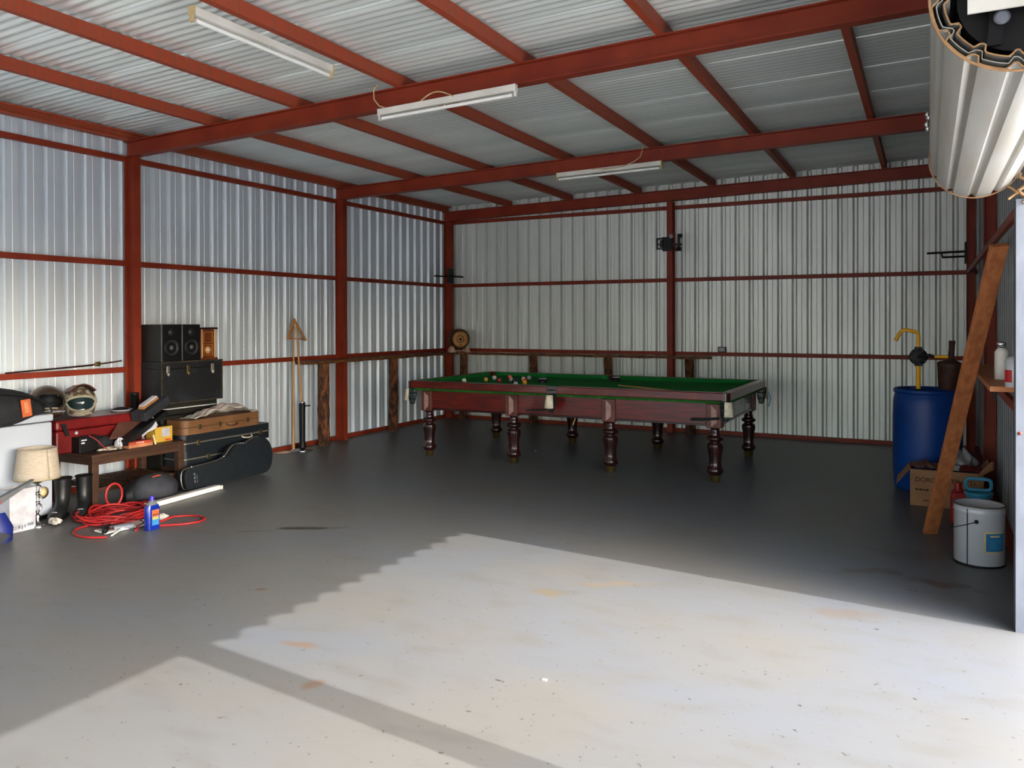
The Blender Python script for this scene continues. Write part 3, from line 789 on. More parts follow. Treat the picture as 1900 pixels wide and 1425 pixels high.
for i in range(3):
    a, b = cor[i], cor[(i+1) % 3]; d = (b-a)
    r_ = .014 if i != 0 else .007
    G().tube([a, a+d*.5, b], r_, 8).build('side', 'rackwood', q)
for c in cor: G().ball(c, .018).build('corner', 'rackwood', q)
tag(G().lathe([(.001, 0), (.1, 0), (.105, .005), (.001, .01)], (-6.39, 6.65, 0), Z, 30, cap=False).build('floor_disc', 'palewood'), 'pale flat disc on the floor left of the round chrome base', 'disc')

# ------------------------------------------------------------------ left-wall clutter
# chest freezer
FXx = -5.79
t = T('chest_freezer', 'white chest freezer with a rust-brown dent at the far left', 'freezer', (-6.1, 3.2, 0))
G().box(-6.40, FXx, 2.55, 3.655, .03, .715).build('body', 'freezer', t, bevel=.012)
G().box(-6.41, FXx+.008, 2.54, 3.662, .722, .775).build('lid', 'freezer', t, bevel=.012)
G().box(-6.38, FXx-.02, 2.6, 3.63, .0, .03).build('plinth', 'black', t)
G().lathe([(.001, 0), (.045, 0), (.001, .002)], (FXx+.0005, 3.58, .20), X, 24, cap=False).build('dent_patch', 'cream', t, label='round tan patch on the freezer front')
# bag on the freezer
t = T('helmet_bag', 'black padded dome-shaped bag with an orange tag on the white freezer', 'bag', (-5.95, 3.2, .776))
def bagf(p):
    z = p.z
    if z < 0: z *= .25+.45*max(0, min(1, (p.x-.095)/.04))
    return Vector((p.x, p.y, z))
G().ball((-5.87, 3.17, .80), .17, .47, .20, 32, 18, fn=bagf).build('body', 'blacksoft', t)
G().tube([(-5.725+.0, 3.17+.44*math.cos(a), .795+.165*math.sin(a)) for a in [PI*k/24 for k in range(25)]], .008, 6).build('zip_seam', 'black', t)
mx = Matrix.Translation((-5.712, 3.415, .845)) @ Matrix.Rotation(.12, 4, 'X')
G().box(-.002, .004, -.034, .034, -.062, .062, mx).build('tag', 'orange', t, label='orange tag')
G().box(-.001, .0048, -.014, .014, -.035, .045, mx).build('tag_print', 'peach', t)
# lamp
lc = Vector((-5.635, 3.445, 0))
t = T('table_lamp', 'table lamp with beige tapered shade and chrome ring stem', 'lamp', lc)
g = G(True); n = 44
g.grid(lambda u, v: Vector((math.cos(2*PI*u), math.sin(2*PI*u), 0))*(.146-.026*v)+Vector((0, 0, .345+.215*v)), n, 6)
g.build('shade', 'shade', t, solid=.004)
G(True).tube([(.146*math.cos(2*PI*k/40), .146*math.sin(2*PI*k/40), .346) for k in range(40)], .004, 6, True).build('shade_rim', 'shadein', t)
G(True).cyl((0, 0, .05), (0, 0, .44), .004).build('stem', 'chrome', t)
for k in range(3):
    G(True).tube([(.0, .026*math.cos(a), .135+k*.066+.028*math.sin(a)) for a in [2*PI*j/24 for j in range(24)]], .007, 8, True).build('ring', 'chrome', t)
    G(True).ball((0, 0, .102+k*.066), .011).build('bead', 'chrome', t)
G(True).lathe([(.001, .30), (.035, .318), (.055, .335), (.001, .332)], (0, 0, 0), Z, 24, cap=False).build('cup', 'darkiron', t)
G(True).lathe([(.055, 0), (.055, .012), (.03, .022), (.012, .05), (.02, .075), (.001, .10)], (0, 0, 0), Z, 28).build('base', 'chrome', t)
# crumpled cloth by the lamp
def crumple(c, rx, ry, rz, seed, name, m, label, cat, kind=None):
    r = random.Random(seed); ph = [r.random()*6 for _ in range(6)]
    def f(p):
        a = math.atan2(p.y, p.x)
        k = 1+.22*math.sin(3*a+ph[0]+p.z*30)+.14*math.sin(5*a+ph[1]-p.z*50)+.1*math.sin(9*a+ph[2])
        z = p.z*(1+.25*math.sin(4*a+ph[3])+.2*math.sin(p.x*60+ph[4]))
        return Vector((p.x*k, p.y*k, max(z, -rz*.3)))
    o = G().ball(c, rx, ry, rz, 40, 22, fn=f).build(name, m)
    return tag(o, label, cat)
crumple((-5.56, 3.525, .022), .05, .035, .03, 5, 'crumpled_rag', 'cloth', 'small crumpled white rag on the floor by the lamp base', 'rag')
# white carton with open top
t = T('white_carton', 'tall white open carton standing in front of the freezer', 'carton', (-5.66, 3.32, 0), 0)
x1 = -5.60
g = G(); g.box(x1-.004, x1, 3.23, 3.41, 0, .295).box(x1-.16, x1-.156, 3.23, 3.41, 0, .295).box(x1-.156, x1-.004, 3.23, 3.234, 0, .295).box(x1-.156, x1-.004, 3.406, 3.41, 0, .295).box(x1-.156, x1-.004, 3.234, 3.406, 0, .006)
g.build('walls', 'boxwhite', t)
G().box(x1-.15, x1-.01, 3.24, 3.40, .255, .262).build('brown_lining', 'cartonin', t)
g = G()
for k, (a, b, z0, z1) in enumerate([(.02, .05, .035, .041), (.02, .05, .022, .028), (.055, .075, .022, .045), (.08, .092, .015, .045), (.1, .112, .022, .045), (.12, .165, .03, .048), (.02, .17, .052, .054)]):
    g.box(x1, x1+.0006, 3.23+a, 3.23+b, z0, z1)
g.build('printed_panel', 'printgrey', t)
# grey foam blade and navy bag at the frame edge
t = T('folding_saw_case', 'long grey tapered case with a red dot leaning at the left edge', 'case', (-5.5, 3.15, .2))
G().hexa([(-5.52, 3.0, .19), (-5.48, 3.0, .19), (-5.46, 3.29, .345), (-5.50, 3.29, .345)], [(-5.52, 3.0, .25), (-5.48, 3.0, .25), (-5.46, 3.32, .375), (-5.50, 3.32, .375)]).build('shell', 'slate', t, bevel=.004)
G().ball((-5.475, 3.09, .262), .012).build('red_dot', 'redplastic', t)
G().box(-5.53, -5.49, 2.98, 3.06, 0.0, .20).build('handle', 'navy', t)
t = T('shopping_bag', 'navy and dark grey bag slumped at the left edge of the floor', 'bag', (-5.45, 3.03, 0))
G().sweep([(-5.47, 3.03, 0.0), (-5.47, 3.03, .04), (-5.48, 3.03, .12), (-5.50, 3.03, .17), (-5.52, 3.03, .20)], [(.10, .10), (.115, .12), (.10, .10), (.07, .07), (.03, .03)], Y, 20, .8).build('body', 'bag', t)
G().sweep([(-5.45, 3.06, .02), (-5.44, 3.065, .10), (-5.46, 3.06, .19)], [(.085, .085), (.08, .08), (.05, .05)], Y, 18, .8).build('liner', 'navy', t)
# gumboots
def boot(x, y, rz, label):
    t = T('gumboot', label, 'boot', (x, y, 0), rz, 'gumboots by the bench')
    t.scale = (1.05, 1.15, 1.0)
    G(True).sweep([(0, -.03, .285), (0, -.028, .24), (0, -.025, .16), (0, -.012, .095), (0, .03, .058), (0, .085, .045), (0, .14, .036), (0, .17, .03)],
                  [(.055, .062), (.052, .058), (.047, .05), (.043, .055), (.045, .048), (.05, .04), (.045, .033), (.02, .02)], X, 24).build('upper', 'blackrubber', t)
    G(True).sweep([(0, -.07, .012), (0, -.03, .012), (0, .06, .012), (0, .13, .012), (0, .18, .012)], [(.02, .012), (.042, .012), (.05, .012), (.05, .012), (.02, .012)], X, 20, .7).build('sole', 'black', t)
    G(True).tube([(.056*math.cos(a), -.03+.062*math.sin(a), .286) for a in [2*PI*k/28 for k in range(28)]], .005, 6, True).build('top_rim', 'black', t)
    G(True).ball((.0, .13, .066), .022, .014, .008, 14, 8).build('toe_patch', 'boxwhite', t, label='white patch on the boot')
    return t
boot(-5.74, 3.69, -2.45, 'black rubber boot with white toe patch, nearer the camera')
boot(-5.69, 3.83, -2.3, 'black rubber boot with white toe patch, against the bench leg')

# bench / coffee table
BX0, BX1, BY0, BY1, BZ = -6.31, -5.77, 3.96, 4.82, .42
t = T('slatted_bench', 'dark wooden coffee table with a slatted lower shelf', 'table', ((BX0+BX1)/2, (BY0+BY1)/2, 0))
G().box(BX0-.01, BX1+.012, BY0-.012, BY1+.012, BZ-.022, BZ).build('top', 'benchwood', t, bevel=.004)
for q_ in ((BX1-.03, BX1-.008, BY0+.05, BY1-.05), (BX0+.008, BX0+.03, BY0+.05, BY1-.05), (BX0+.05, BX1-.05, BY0+.008, BY0+.03), (BX0+.05, BX1-.05, BY1-.03, BY1-.008)):
    G().box(*q_, BZ-.085, BZ-.022).build('apron', 'benchwood', t)
for x in (BX0, BX1-.055):
    for y in (BY0, BY1-.055): G().box(x, x+.055, y, y+.055, 0, BZ-.022).build('leg', 'benchwood', t, bevel=.003)
for x_ in (BX1-.04, BX0+.015): G().box(x_, x_+.025, BY0+.055, BY1-.055, .115, .15).build('stretcher', 'benchwood', t)
for k in range(11):
    y = BY0+.075+k*.068
    G().box(BX0+.04, BX1-.04, y, y+.032, .135, .148).build('slat', 'benchwood', t)

# red metal case and helmets
t = T('red_toolbox', 'long dark red metal case on the coffee table under the helmets', 'case', (-6.23, 4.3, BZ+.001))
G().box(-6.42, -6.02, 3.83, 4.74, BZ+.001, .60).build('body', 'redcase', t, bevel=.012)
G().box(-6.42, -6.015, 3.825, 4.745, .603, .685).build('lid', 'redcase', t, bevel=.02)
G().ball((-6.012, 3.99, .575), .014).build('button', 'boxwhite', t)
G().hexa([(-6.015, 3.90, .56), (-6.005, 3.90, .56), (-6.005, 3.93, .56), (-6.015, 3.93, .56)], [(-6.015, 3.86, .66), (-6.005, 3.86, .66), (-6.005, 3.90, .66), (-6.015, 3.90, .66)]).build('clasp', 'black', t)
def helmet(c, rz, label, shellm, peak=True, goggles=True, s=1.0, pitch=0):
    """front of the helmet is local +x"""
    t = T('motorcycle_helmet', label, 'helmet', c, rz, None)
    seg, rings = 48, 32
    def f(p):
        x, y, z = p
        if z < .0: x += .045*min(1, -z/.09) if x > 0 else 0; y *= .92
        if z < -.085: z = -.085-(z+.085)*-.3
        return Vector((x, y, z))
    def P(th, a):
        p = Vector((.142*math.sin(th)*math.cos(a), .118*math.sin(th)*math.sin(a), .128*math.cos(th)))
        return f(p)*s+Vector((0, 0, .105*s))
    def inw(th, a): # eye opening
        a = (a+PI) % (2*PI)-PI
        return ((a/.98)**2+((th-1.58)/.42)**2) < 1
    R = Matrix.Rotation(pitch, 3, 'Y')
    g = G(True); vs = []; fs = []
    for j in range(rings+1):
        for i in range(seg): vs.append(R @ P(PI*j/rings, 2*PI*i/seg))
    for j in range(rings-3):
        for i in range(seg):
            if inw(PI*(j+.5)/rings, 2*PI*(i+.5)/seg): continue
            k = (i+1) % seg; fs.append((j*seg+i, (j+1)*seg+i, (j+1)*seg+k, j*seg+k))
    g.add(vs, fs, True); g.build('shell', shellm, t, solid=.006)
    g = G(True); vs2 = [R @ ((p_ := P(PI*j/rings, 2*PI*i/seg))-Vector((.0, 0, .105*s))).__mul__(.9)+R @ Vector((0, 0, .105*s)) for j in range(rings+1) for i in range(seg)]
    g.add(vs2, [(j*seg+i, (j+1)*seg+i, (j+1)*seg+(i+1) % seg, j*seg+(i+1) % seg) for j in range(rings-3) for i in range(seg)], True)
    g.build('liner', 'black', t)
    ring = [R @ (P(1.58+.43*math.sin(q), .99*math.cos(q))*1.01) for q in [2*PI*k/40 for k in range(40)]]
    G(True).tube(ring, .010 if goggles else .005, 8, True).build('goggle_frame' if goggles else 'opening_rim', 'goggleframe' if goggles else 'black', t)
    if goggles:
        def ln(u, v):
            q = 2*PI*u; return R @ (P(1.58+.39*v*math.sin(q), .92*v*math.cos(q))*.985)
        G(True).grid(ln, 32, 6).build('goggle_lens', 'lens', t)
    if peak:
        def pk(u, v):
            y = (u-.5)*.19*s*(1-.1*v); x = .04*s+.14*s*v; z = .232*s-.05*s*(abs(u-.5)*2)**2+.02*s*v
            return R @ Vector((x, y, z))
        G(True).grid(pk, 14, 6).build('peak', 'mahogblock' if goggles else shellm, t, solid=.005)
    G(True).lathe([(.001, .0), (.016, .0), (.014, .006), (.001, .008)], R @ Vector((.05*s, -.113*s, .10*s)), -Y, 16, cap=False).build('side_screw', 'alu', t)
    # chin vent bars
    for zz in (.035, .055): G(True).tube([R @ Vector((.178*s*math.cos(a), .10*s*math.sin(a), zz*s)) for a in (-.5, -.25, 0, .25, .5)], .005, 6).build('chin_vent', 'goggleframe', t)
    return t
helmet((-6.12, 3.82, .70), -.45, 'bronze open-visor motorcycle helmet, left of the pair by the black bag', 'bronze', peak=False, goggles=False, s=1.12, pitch=-.2)
helmet((-6.16, 4.11, .687), -.42, 'camouflage motocross helmet with peak and goggles, right of the pair', 'camo', s=1.1)
# strap and papers near helmets
t = T('white_booklet', 'white card lying under the bronze helmet at the freezer corner', 'card', (-5.93, 3.78, .776))
G().box(-6.0, -5.86, 3.70, 3.80, .776, .779).build('sheet', 'paper', t)
t = T('dish', 'black and white shallow dish on the red case behind the brush', 'dish', (-6.2, 4.52, .686))
G().lathe([(.001, .0), (.07, 0), (.10, .018), (.095, .018), (.066, .006), (.001, .006)], (-6.2, 4.52, .686), Z, 32, cap=False).build('bowl', 'boxwhite', t)
G().ball((-6.2, 4.52, .70), .06, .07, .022, 20, 10).build('dark_rag', 'black', t)
t = T('thermos_cup', 'black cylindrical flask standing against the red post', 'flask', (-6.26, 4.70, .686))
G().lathe([(.034, 0), (.036, .01), (.036, .12), (.039, .122), (.039, .142), (.030, .144)], (-6.26, 4.70, .686), Z, 24).build('body', 'black', t)
# cane on the wall rail
t = T('walking_stick', 'dark ornamental stick lying on the lowest left wall rail', 'stick', (-6.465, 4.2, 1.05))
G().tube([(-6.46, 3.70, 1.056), (-6.46, 4.25, 1.075), (-6.46, 4.44, 1.083)], [.006, .008, .009], 8).build('shaft', 'mahogdark', t)
G().tube([(-6.46, 4.44, 1.083), (-6.46, 4.72, 1.107)], .007, 8).build('grip', 'rust', t)
G().lathe([(.008, -.03), (.02, -.01), (.013, 0), (.022, .012), (.008, .03)], (-6.46, 4.49, 1.09), (0, 1, .08), 14).build('guard', 'brass', t)

# things on the bench
t = T('black_card_box', 'small black box with white printed lines on the table corner', 'box', (-6.08, 3.98, .421))
mx = Matrix.Translation((-5.93, 4.01, .421)) @ Matrix.Rotation(.05, 4, 'Z')
G().box(-.20, 0, -.05, .12, 0, .125, mx).build('carton', 'black', t, bevel=.003)
g = G(); g.box(.0003, .0012, -.035, .012, .095, .105, mx).box(.0003, .0012, -.035, -.005, .072, .084, mx); g.build('white_print', 'paper', t)
t = T('black_pouch', 'soft black pouch beside the small black box', 'pouch', (-5.97, 4.19, .421))
G().ball((-5.97, 4.19, .475), .06, .085, .056, 22, 12).build('body', 'blacksoft', t)
tag(G().tube([(-5.90, 4.02, .56), (-5.86, 4.06, .52), (-5.85, 4.10, .47), (-5.84, 4.14, .432), (-5.83, 4.19, .428)], .004, 6).build('red_cable', 'hose'), 'thin red cable draped over the black pouch', 'cable')
crumple((-5.87, 4.27, .455), .032, .036, .045, 11, 'tissue', 'paper', 'crumpled white tissue on the table', 'tissue')
crumple((-5.86, 4.20, .432), .055, .10, .018, 21, 'scarf', 'camo', 'crumpled patterned cloth along the table front edge', 'cloth')
t = T('leather_folder', 'brown leather folder leaning on the red case', 'folder', (-5.97, 4.4, .47))
G().hexa([(-5.90, 4.20, .50), (-5.90, 4.40, .50), (-6.01, 4.62, .60), (-6.01, 4.36, .60)], [(-5.905, 4.20, .515), (-5.905, 4.40, .515), (-6.015, 4.62, .615), (-6.015, 4.36, .615)]).build('cover', 'brown', t, bevel=.003)
# long black open case running diagonally
a = Vector((-5.84, 4.27, .455)); b = Vector((-5.98, 4.78, .655)); d = (b-a).normalized(); s_ = d.cross(Z).normalized(); u_ = s_.cross(d)
mx = frame((a+b)/2, d, s_); L = (b-a).length
t = T('long_black_case', 'long open black case lying diagonally across the table', 'case', (a.x, a.y, .421))
G().box(-L/2, L/2, -.045, .045, -.03, -.022, mx).build('base', 'black', t)
g = G(); g.box(-L/2, L/2, .040, .046, -.03, .012, mx).box(-L/2, L/2, -.046, -.040, -.03, .012, mx).box(-L/2, -L/2+.006, -.04, .04, -.03, .012, mx).box(L/2-.006, L/2, -.04, .04, -.03, .012, mx)
g.build('side_walls', 'blackrubber', t)
t = T('tray_box', 'dark grey box tilted on top of the long black case', 'box', (-5.95, 4.72, .62))
mx = frame(Vector((-5.97, 4.64, .705)), d, s_)
G().box(-.17, .17, -.07, .07, -.04, .033, mx).build('shell', 'bag', t, bevel=.006)
t = T('brush', 'orange wooden brush lying on the tilted grey box', 'brush', (-5.95, 4.7, .71))
mx = frame(Vector((-5.965, 4.62, .760)), d, s_)
G().box(-.11, .10, -.028, .028, -.012, .012, mx).build('handle', 'orangewood', t, bevel=.006)
G().box(-.10, .09, -.022, .022, -.024, -.012, mx).build('bristles', 'paper', t)
t = T('yellow_box', 'yellow carton with white label at the right end of the table', 'box', (-5.9, 4.72, .421))
G().box(-5.98, -5.86, 4.60, 4.775, .421, .552).build('carton', 'yellowcard', t, bevel=.002)
G().box(-5.8597, -5.859, 4.665, 4.745, .465, .54).build('label_panel', 'boxwhite', t)
G().box(-5.8595, -5.8588, 4.70, 4.76, .428, .444).build('red_stripe', 'orangecard', t)
G().box(-5.972, -5.868, 4.61, 4.765, .5535, .5545).build('dark_opening', 'black', t)
tag(G().grid(lambda u, v: (-5.85-.09*v, 4.47+.15*u+.02*v, .485+.07*v+.09*u+.01*math.sin(6*u)), 8, 5).build('paper_sheet', 'paper', solid=.001), 'loose white sheet of paper leaning on the yellow box', 'paper')
t = T('orange_box', 'flat orange and red packet at the table front edge', 'box', (-5.82, 4.41, .421))
G().box(-5.86, -5.79, 4.295, 4.52, .421, .447).build('carton_lower', 'peach', t)
G().box(-5.86, -5.79, 4.295, 4.52, .447, .470).build('carton_upper', 'orangecard', t)
marks('faint_print', 'paper', t, frame((-5.7895, 4.40, .459), Y, Z), [(-.035, -.022), (-.016, -.004), (.001, .012), (.018, .034)], .010)
tag(G().cyl((-5.80, 4.555, .421), (-5.815, 4.545, .50), .008).build('marker_pen', 'labelyellow'), 'white and yellow marker pen between the orange packet and yellow box', 'pen')
for k, (x, y, z, l) in enumerate([(-5.93, 4.40, .421, 'small black camera part left of the orange packet'), (-5.92, 4.52, .421, 'black gadget behind the orange packet')]):
    t = T('gadget', l, 'gadget', (x, y, z))
    G().box(x-.03, x+.03, y-.045, y+.045, z, z+.04).build('body', 'black', t, bevel=.008)
    G().cyl((x+.01, y, z+.04), (x+.01, y, z+.055), .014).build('knob', 'galvpost', t)

# trunks, speakers, clock
t = T('olive_storage_chest', 'dark olive chest under the large black chest', 'chest', (-6.2, 5.15, 0))
G().box(-6.325, -6.115, 4.86, 5.49, 0, .60).build('body', 'trunkgreen', t, bevel=.008)
G().box(-6.325, -6.110, 4.855, 5.495, .604, .715).build('lid', 'trunkgreen', t, bevel=.012)
G().box(-6.1095, -6.105, 4.875, 5.475, .66, .67).build('trim', 'galvback', t)
t = T('black_storage_chest', 'large worn black chest carrying the speakers', 'chest', (-6.19, 5.16, .716))
G().box(-6.325, -6.05, 4.815, 5.505, .717, 1.03).build('body', 'trunk', t, bevel=.006)
G().box(-6.325, -6.05, 4.815, 5.505, 1.032, 1.098).build('lid', 'trunk', t, bevel=.006)
g = G()
for y in (4.812, 5.495): g.box(-6.052, -6.046, y, y+.012, .72, 1.098)
g.box(-6.052, -6.046, 4.815, 5.505, .717, .727).box(-6.052, -6.046, 4.815, 5.505, 1.088, 1.099); g.build('edge_binding', 'trunkedge', t)
for y, m in ((4.88, 'alu'), (5.10, 'brass'), (5.38, 'alu')):
    g = G(); g.box(-6.048, -6.038, y-.016, y+.016, .985, 1.06); g.ball((-6.036, y, .985), .012, .016, .02, 12, 8); g.build('latch', m, t, bevel=.003)
def speaker(y0, y1, label):
    t = T('loudspeaker', label, 'speaker', (-6.18, (y0+y1)/2, 1.0995), 0, None)
    yc = (y0+y1)/2; z0 = 1.0995
    G().box(-6.325, -6.06, y0, y1-.003, z0, z0+.335).build('cabinet', 'speaker', t, bevel=.004)
    G().box(-6.0605, -6.056, y0, y0+.012, z0+.002, z0+.333).build('edge_trim', 'slate', t)
    g = G(); g.lathe([(.078, 0), (.080, .006), (.072, .008)], (-6.061, yc+.005, z0+.125), X, 36, cap=False); g.build('woofer_surround', 'black', t)
    c = G().lathe([(.072, .006), (.060, .004), (.025, -.012), (.022, -.013)], (-6.060, yc+.005, z0+.125), X, 36, cap=False).build('woofer_cone', 'cone', t)
    G().lathe([(.024, -.010), (.02, .002), (.01, .008), (.001, .010)], (-6.060, yc+.005, z0+.125), X, 24, cap=False).build('dust_cap', 'slate', c)
    G().lathe([(.034, 0), (.034, .003), (.014, .001), (.010, .006), (.001, .009)], (-6.060, yc+.005, z0+.265), X, 28, cap=False).build('tweeter', 'cone', t)
    return t
speaker(4.82, 5.035, 'black bookshelf loudspeaker, left of the pair on the black chest')
speaker(5.04, 5.255, 'black bookshelf loudspeaker, right of the pair next to the clock')
t = T('mantel_clock', 'small brown carved wooden cabinet clock right of the speakers', 'clock', (-6.17, 5.36, 1.0995))
G().box(-6.22, -6.08, 5.275, 5.445, 1.0995, 1.385).build('case', 'clockwood', t, bevel=.004)
G().box(-6.24, -6.06, 5.26, 5.465, 1.386, 1.405).build('cornice', 'mahogdark', t, bevel=.005)
G().box(-6.24, -6.06, 5.26, 5.465, 1.0996, 1.118).build('plinth', 'clockwood', t, bevel=.005)
for y in (5.285, 5.435): G().cyl((-6.074, y, 1.12), (-6.074, y, 1.385), .008).build('column', 'cue', t)
for z in (1.14, 1.26): G().tube([(-6.078, 5.36+dx*.05, z+.05+dz*.05) for dx, dz in ((-1, -1), (1, -1), (1, 1), (-1, 1))], .004, 6, True).build('door_frame', 'rackwood', t)
G().lathe([(.001, .004), (.034, .004), (.036, 0)], (-6.079, 5.36, 1.19), X, 28, cap=False).build('dial', 'oakhead', t)
G().lathe([(.001, .006), (.013, .006), (.014, 0)], (-6.077, 5.36, 1.19), X, 20, cap=False).build('dial_centre', 'paper', t)

# stack of instrument cases
def gcase(z0, z1, y0, y1, xo, label, m, trim, name='guitar_case', hand=None, latches=()):
    t = T(name, label, 'instrument case', (-5.96, (y0+y1)/2, z0))
    n = []; xw = .27
    # outline in (y, x): rectangular case with rounded corners and slight waist at the front
    poly = rr(y1-y0, xw, .06, 6); yc = (y0+y1)/2; xc = xo-xw/2
    zm = z0+(z1-z0)*.48
    G().prism(poly, (xc, yc, z0), Y, X, Z, zm-z0).build('lower_shell', m, t, bevel=.004)
    G().prism(poly, (xc, yc, zm+.004), Y, X, Z, z1-zm-.004).build('lid', m, t, bevel=.006)
    if trim:
        G().tube([(xc+p[1]*1.005, yc+p[0]*1.003, zm+.002) for p in poly], .007 if trim == 'alu' else .003, 6, True).build('metal_trim', trim, t)
    for y in latches:
        G().box(xo-.002, xo+.008, y-.018, y+.018, zm-.022, zm+.022).build('latch', 'brass', t, bevel=.003)
    if hand:
        G().tube([(xo+.003, hand-.06, zm-.01), (xo+.025, hand-.05, zm-.022), (xo+.03, hand, zm-.028), (xo+.025, hand+.05, zm-.022), (xo+.003, hand+.06, zm-.01)], .007, 8).build('handle', 'brown' if m == 'tan' else 'leather', t)
    return t
gcase(.4465, .575, 4.88, 5.80, -5.84, 'tan brown flat instrument case at the top of the case stack', 'tan', None, hand=5.42, latches=(5.05, 5.28, 5.62))
gcase(.300, .4455, 4.85, 5.93, -5.835, 'black instrument case with thick aluminium band, middle of the stack', 'caseblack', 'alu', hand=5.60, latches=(5.03, 5.78))
gcase(.165, .299, 4.86, 5.50, -5.835, 'short glossy black case with thin silver band, bottom of the stack', 'caseblack', 'alu', latches=(5.14,))
t = T('low_wood_stool', 'low brown wooden stand under the instrument cases', 'stand', (-5.97, 5.2, 0))
G().box(-6.10, -5.83, 4.85, 5.52, .125, .1645).build('top', 'benchwood', t)
for x in (-6.09, -5.88):
    for y in (4.87, 5.46): G().box(x, x+.04, y, y+.04, 0, .125).build('leg', 'benchwood', t)
# white striped cloth on the tan case
def cl(u, v):
    y = 5.02+.75*u; x = -5.86-.21*v
    z = .578+.13*math.sin(PI*min(1, u*1.05))*math.sin(PI*(.25+.75*v))*(.5+.5*u)+.010*math.sin(u*26+v*5)+.004*math.sin(v*22)
    return (x+.012*math.sin(u*19), y, max(.578, z))
t = T('folded_cloth', 'off-white striped cloth folded on the tan case', 'cloth', (-5.96, 5.38, .577))
G().grid(cl, 60, 18).build('fabric', 'cloth', t, solid=.004)
for vv in (.15, .3, .45):
    G().tube([Vector(cl(u/40, vv))+Vector((0, 0, .003)) for u in range(4, 37)], .0022, 5).build('stripe', 'clothstripe', t)
# shaped black guitar case leaning in front
pts = [(4.70, .02), (4.685, .10), (4.70, .165), (4.74, .185), (4.95, .195), (5.12, .205), (5.19, .235), (5.24, .29), (5.31, .325), (5.37, .31), (5.42, .305), (5.48, .335), (5.56, .355), (5.65, .335), (5.71, .27), (5.725, .17), (5.70, .07), (5.64, .005), (5.5, .002), (4.9, .002), (4.74, .002)]
def smoothp(P, it=2):
    for _ in range(it):
        Q = []
        for i in range(len(P)):
            a = P[i]; b = P[(i+1) % len(P)]; Q += [(.75*a[0]+.25*b[0], .75*a[1]+.25*b[1]), (.25*a[0]+.75*b[0], .25*a[1]+.75*b[1])]
        P = Q
    return P
P = [(p[0], max(p[1], .001)) for p in smoothp(pts)]
t = T('guitar_case', 'black guitar-shaped hard case standing on its side on the floor', 'instrument case', (-5.66, 5.2, 0))
tl = Vector((-.12, 0, 1)).normalized(); wn = Y.cross(tl)
G().prism(P, (-5.64, 0, .009), Y, tl, -wn, .05).build('back_shell', 'caseblack', t, bevel=.008)
G().prism(P, (-5.64, 0, .009), Y, tl, wn, .045).build('front_shell', 'caseblack', t, bevel=.012)
o_ = Vector((-5.64, 0, .009))
G().tube([o_+Y*p[0]+tl*p[1] for p in P], .005, 6, True).build('metal_trim', 'alu', t)
cy, cz = 5.2, .15
inner = [(cy+(p[0]-cy)*.93, cz+(p[1]-cz)*.80) for p in P]
G().prism(inner, o_+wn*.0455, Y, tl, wn, .004).build('raised_panel', 'caseblack', t, bevel=.003)
for y, z in ((4.80, .187), (5.16, .222), (5.40, .308)): G().ball(o_+Y*y+tl*(z+.006)+wn*.01, .009).build('latch', 'chrome', t)
marks('worn_logo', 'printgrey', t, frame(o_+Y*4.79+tl*.09+wn*.0502, -tl, Y), [(-.05, -.03), (-.022, .004), (.012, .034)], .016)
marks('worn_logo', 'printgrey', t, frame(o_+Y*4.815+tl*.085+wn*.0502, -tl, Y), [(-.035, .0), (.008, .03)], .007)
# batten on the floor
a = Vector((-5.40, 4.15, .003)); b = Vector((-5.47, 4.92, .003)); d = (b-a).normalized(); s_ = Vector((d.y, -d.x, 0))
t = T('loose_light_batten', 'white light batten lying on the floor in front of the guitar case', 'light', ((a+b)/2))
mx = frame((a+b)/2, d, s_*-1); L = (b-a).length
G().box(-L/2, L/2, -.03, .03, .0, .038, mx).build('housing', 'white', t, bevel=.003)
g = G(); g.box(L/2, L/2+.01, -.03, .03, 0, .03, mx).box(L/2, L/2+.03, -.03, -.022, 0, .03, mx); g.build('end_bracket', 'white', t)
# round bag on the floor
t = T('round_bag', 'charcoal rounded soft bag with a pink stripe under the coffee table', 'bag', (-5.52, 4.27, 0))
def rb(p):
    z = p.z if p.z > -.045 else -.045-(p.z+.045)*.2
    k = 1+.03*math.sin(p.x*40)
    return Vector((p.x*k, p.y*k, z))
G().ball((-5.50, 4.30, .115), .15, .20, .13, 30, 18, fn=rb).build('body', 'bag', t)
G().tube([(-5.44, 4.24+.02*k, .225+.02*math.sin(k*.5)-.004*k) for k in range(7)], .007, 6).build('stripe', 'orangecard', t)
G().sweep([(-5.54, 4.20, .11), (-5.56, 4.13, .10), (-5.57, 4.08, .09)], [(.11, .10), (.10, .09), (.05, .05)], Z, 20).build('end_panel', 'black', t)
# blue bottle
bcx, bcy = -4.83, 3.76
t = T('oil_bottle', 'deep blue bottle with violet cap and orange label on the floor', 'bottle', (bcx, bcy, 0))
G().sweep([(bcx, bcy, .001), (bcx, bcy, .02), (bcx, bcy, .15), (bcx, bcy, .175)], [(.050, .028), (.052, .030), (.052, .030), (.044, .026)], Y, 28, .55).build('body', 'bottleblue', t)
G().sweep([(bcx, bcy, .175), (bcx, bcy, .195), (bcx, bcy, .208)], [(.043, .026), (.024, .020), (.014, .014)], Y, 24, .8).build('shoulder', 'clearhead', t)
G().cyl((bcx, bcy, .206), (bcx, bcy, .236), .019, .015).build('cap', 'capblue', t)
G().box(bcx+.0295, bcx+.0312, bcy-.022, bcy+.034, .095, .142).build('label', 'orange', t, label='orange label')
G().box(bcx+.0295, bcx+.0310, bcy-.022, bcy+.034, .035, .094).build('label_lower', 'labelblue', t)
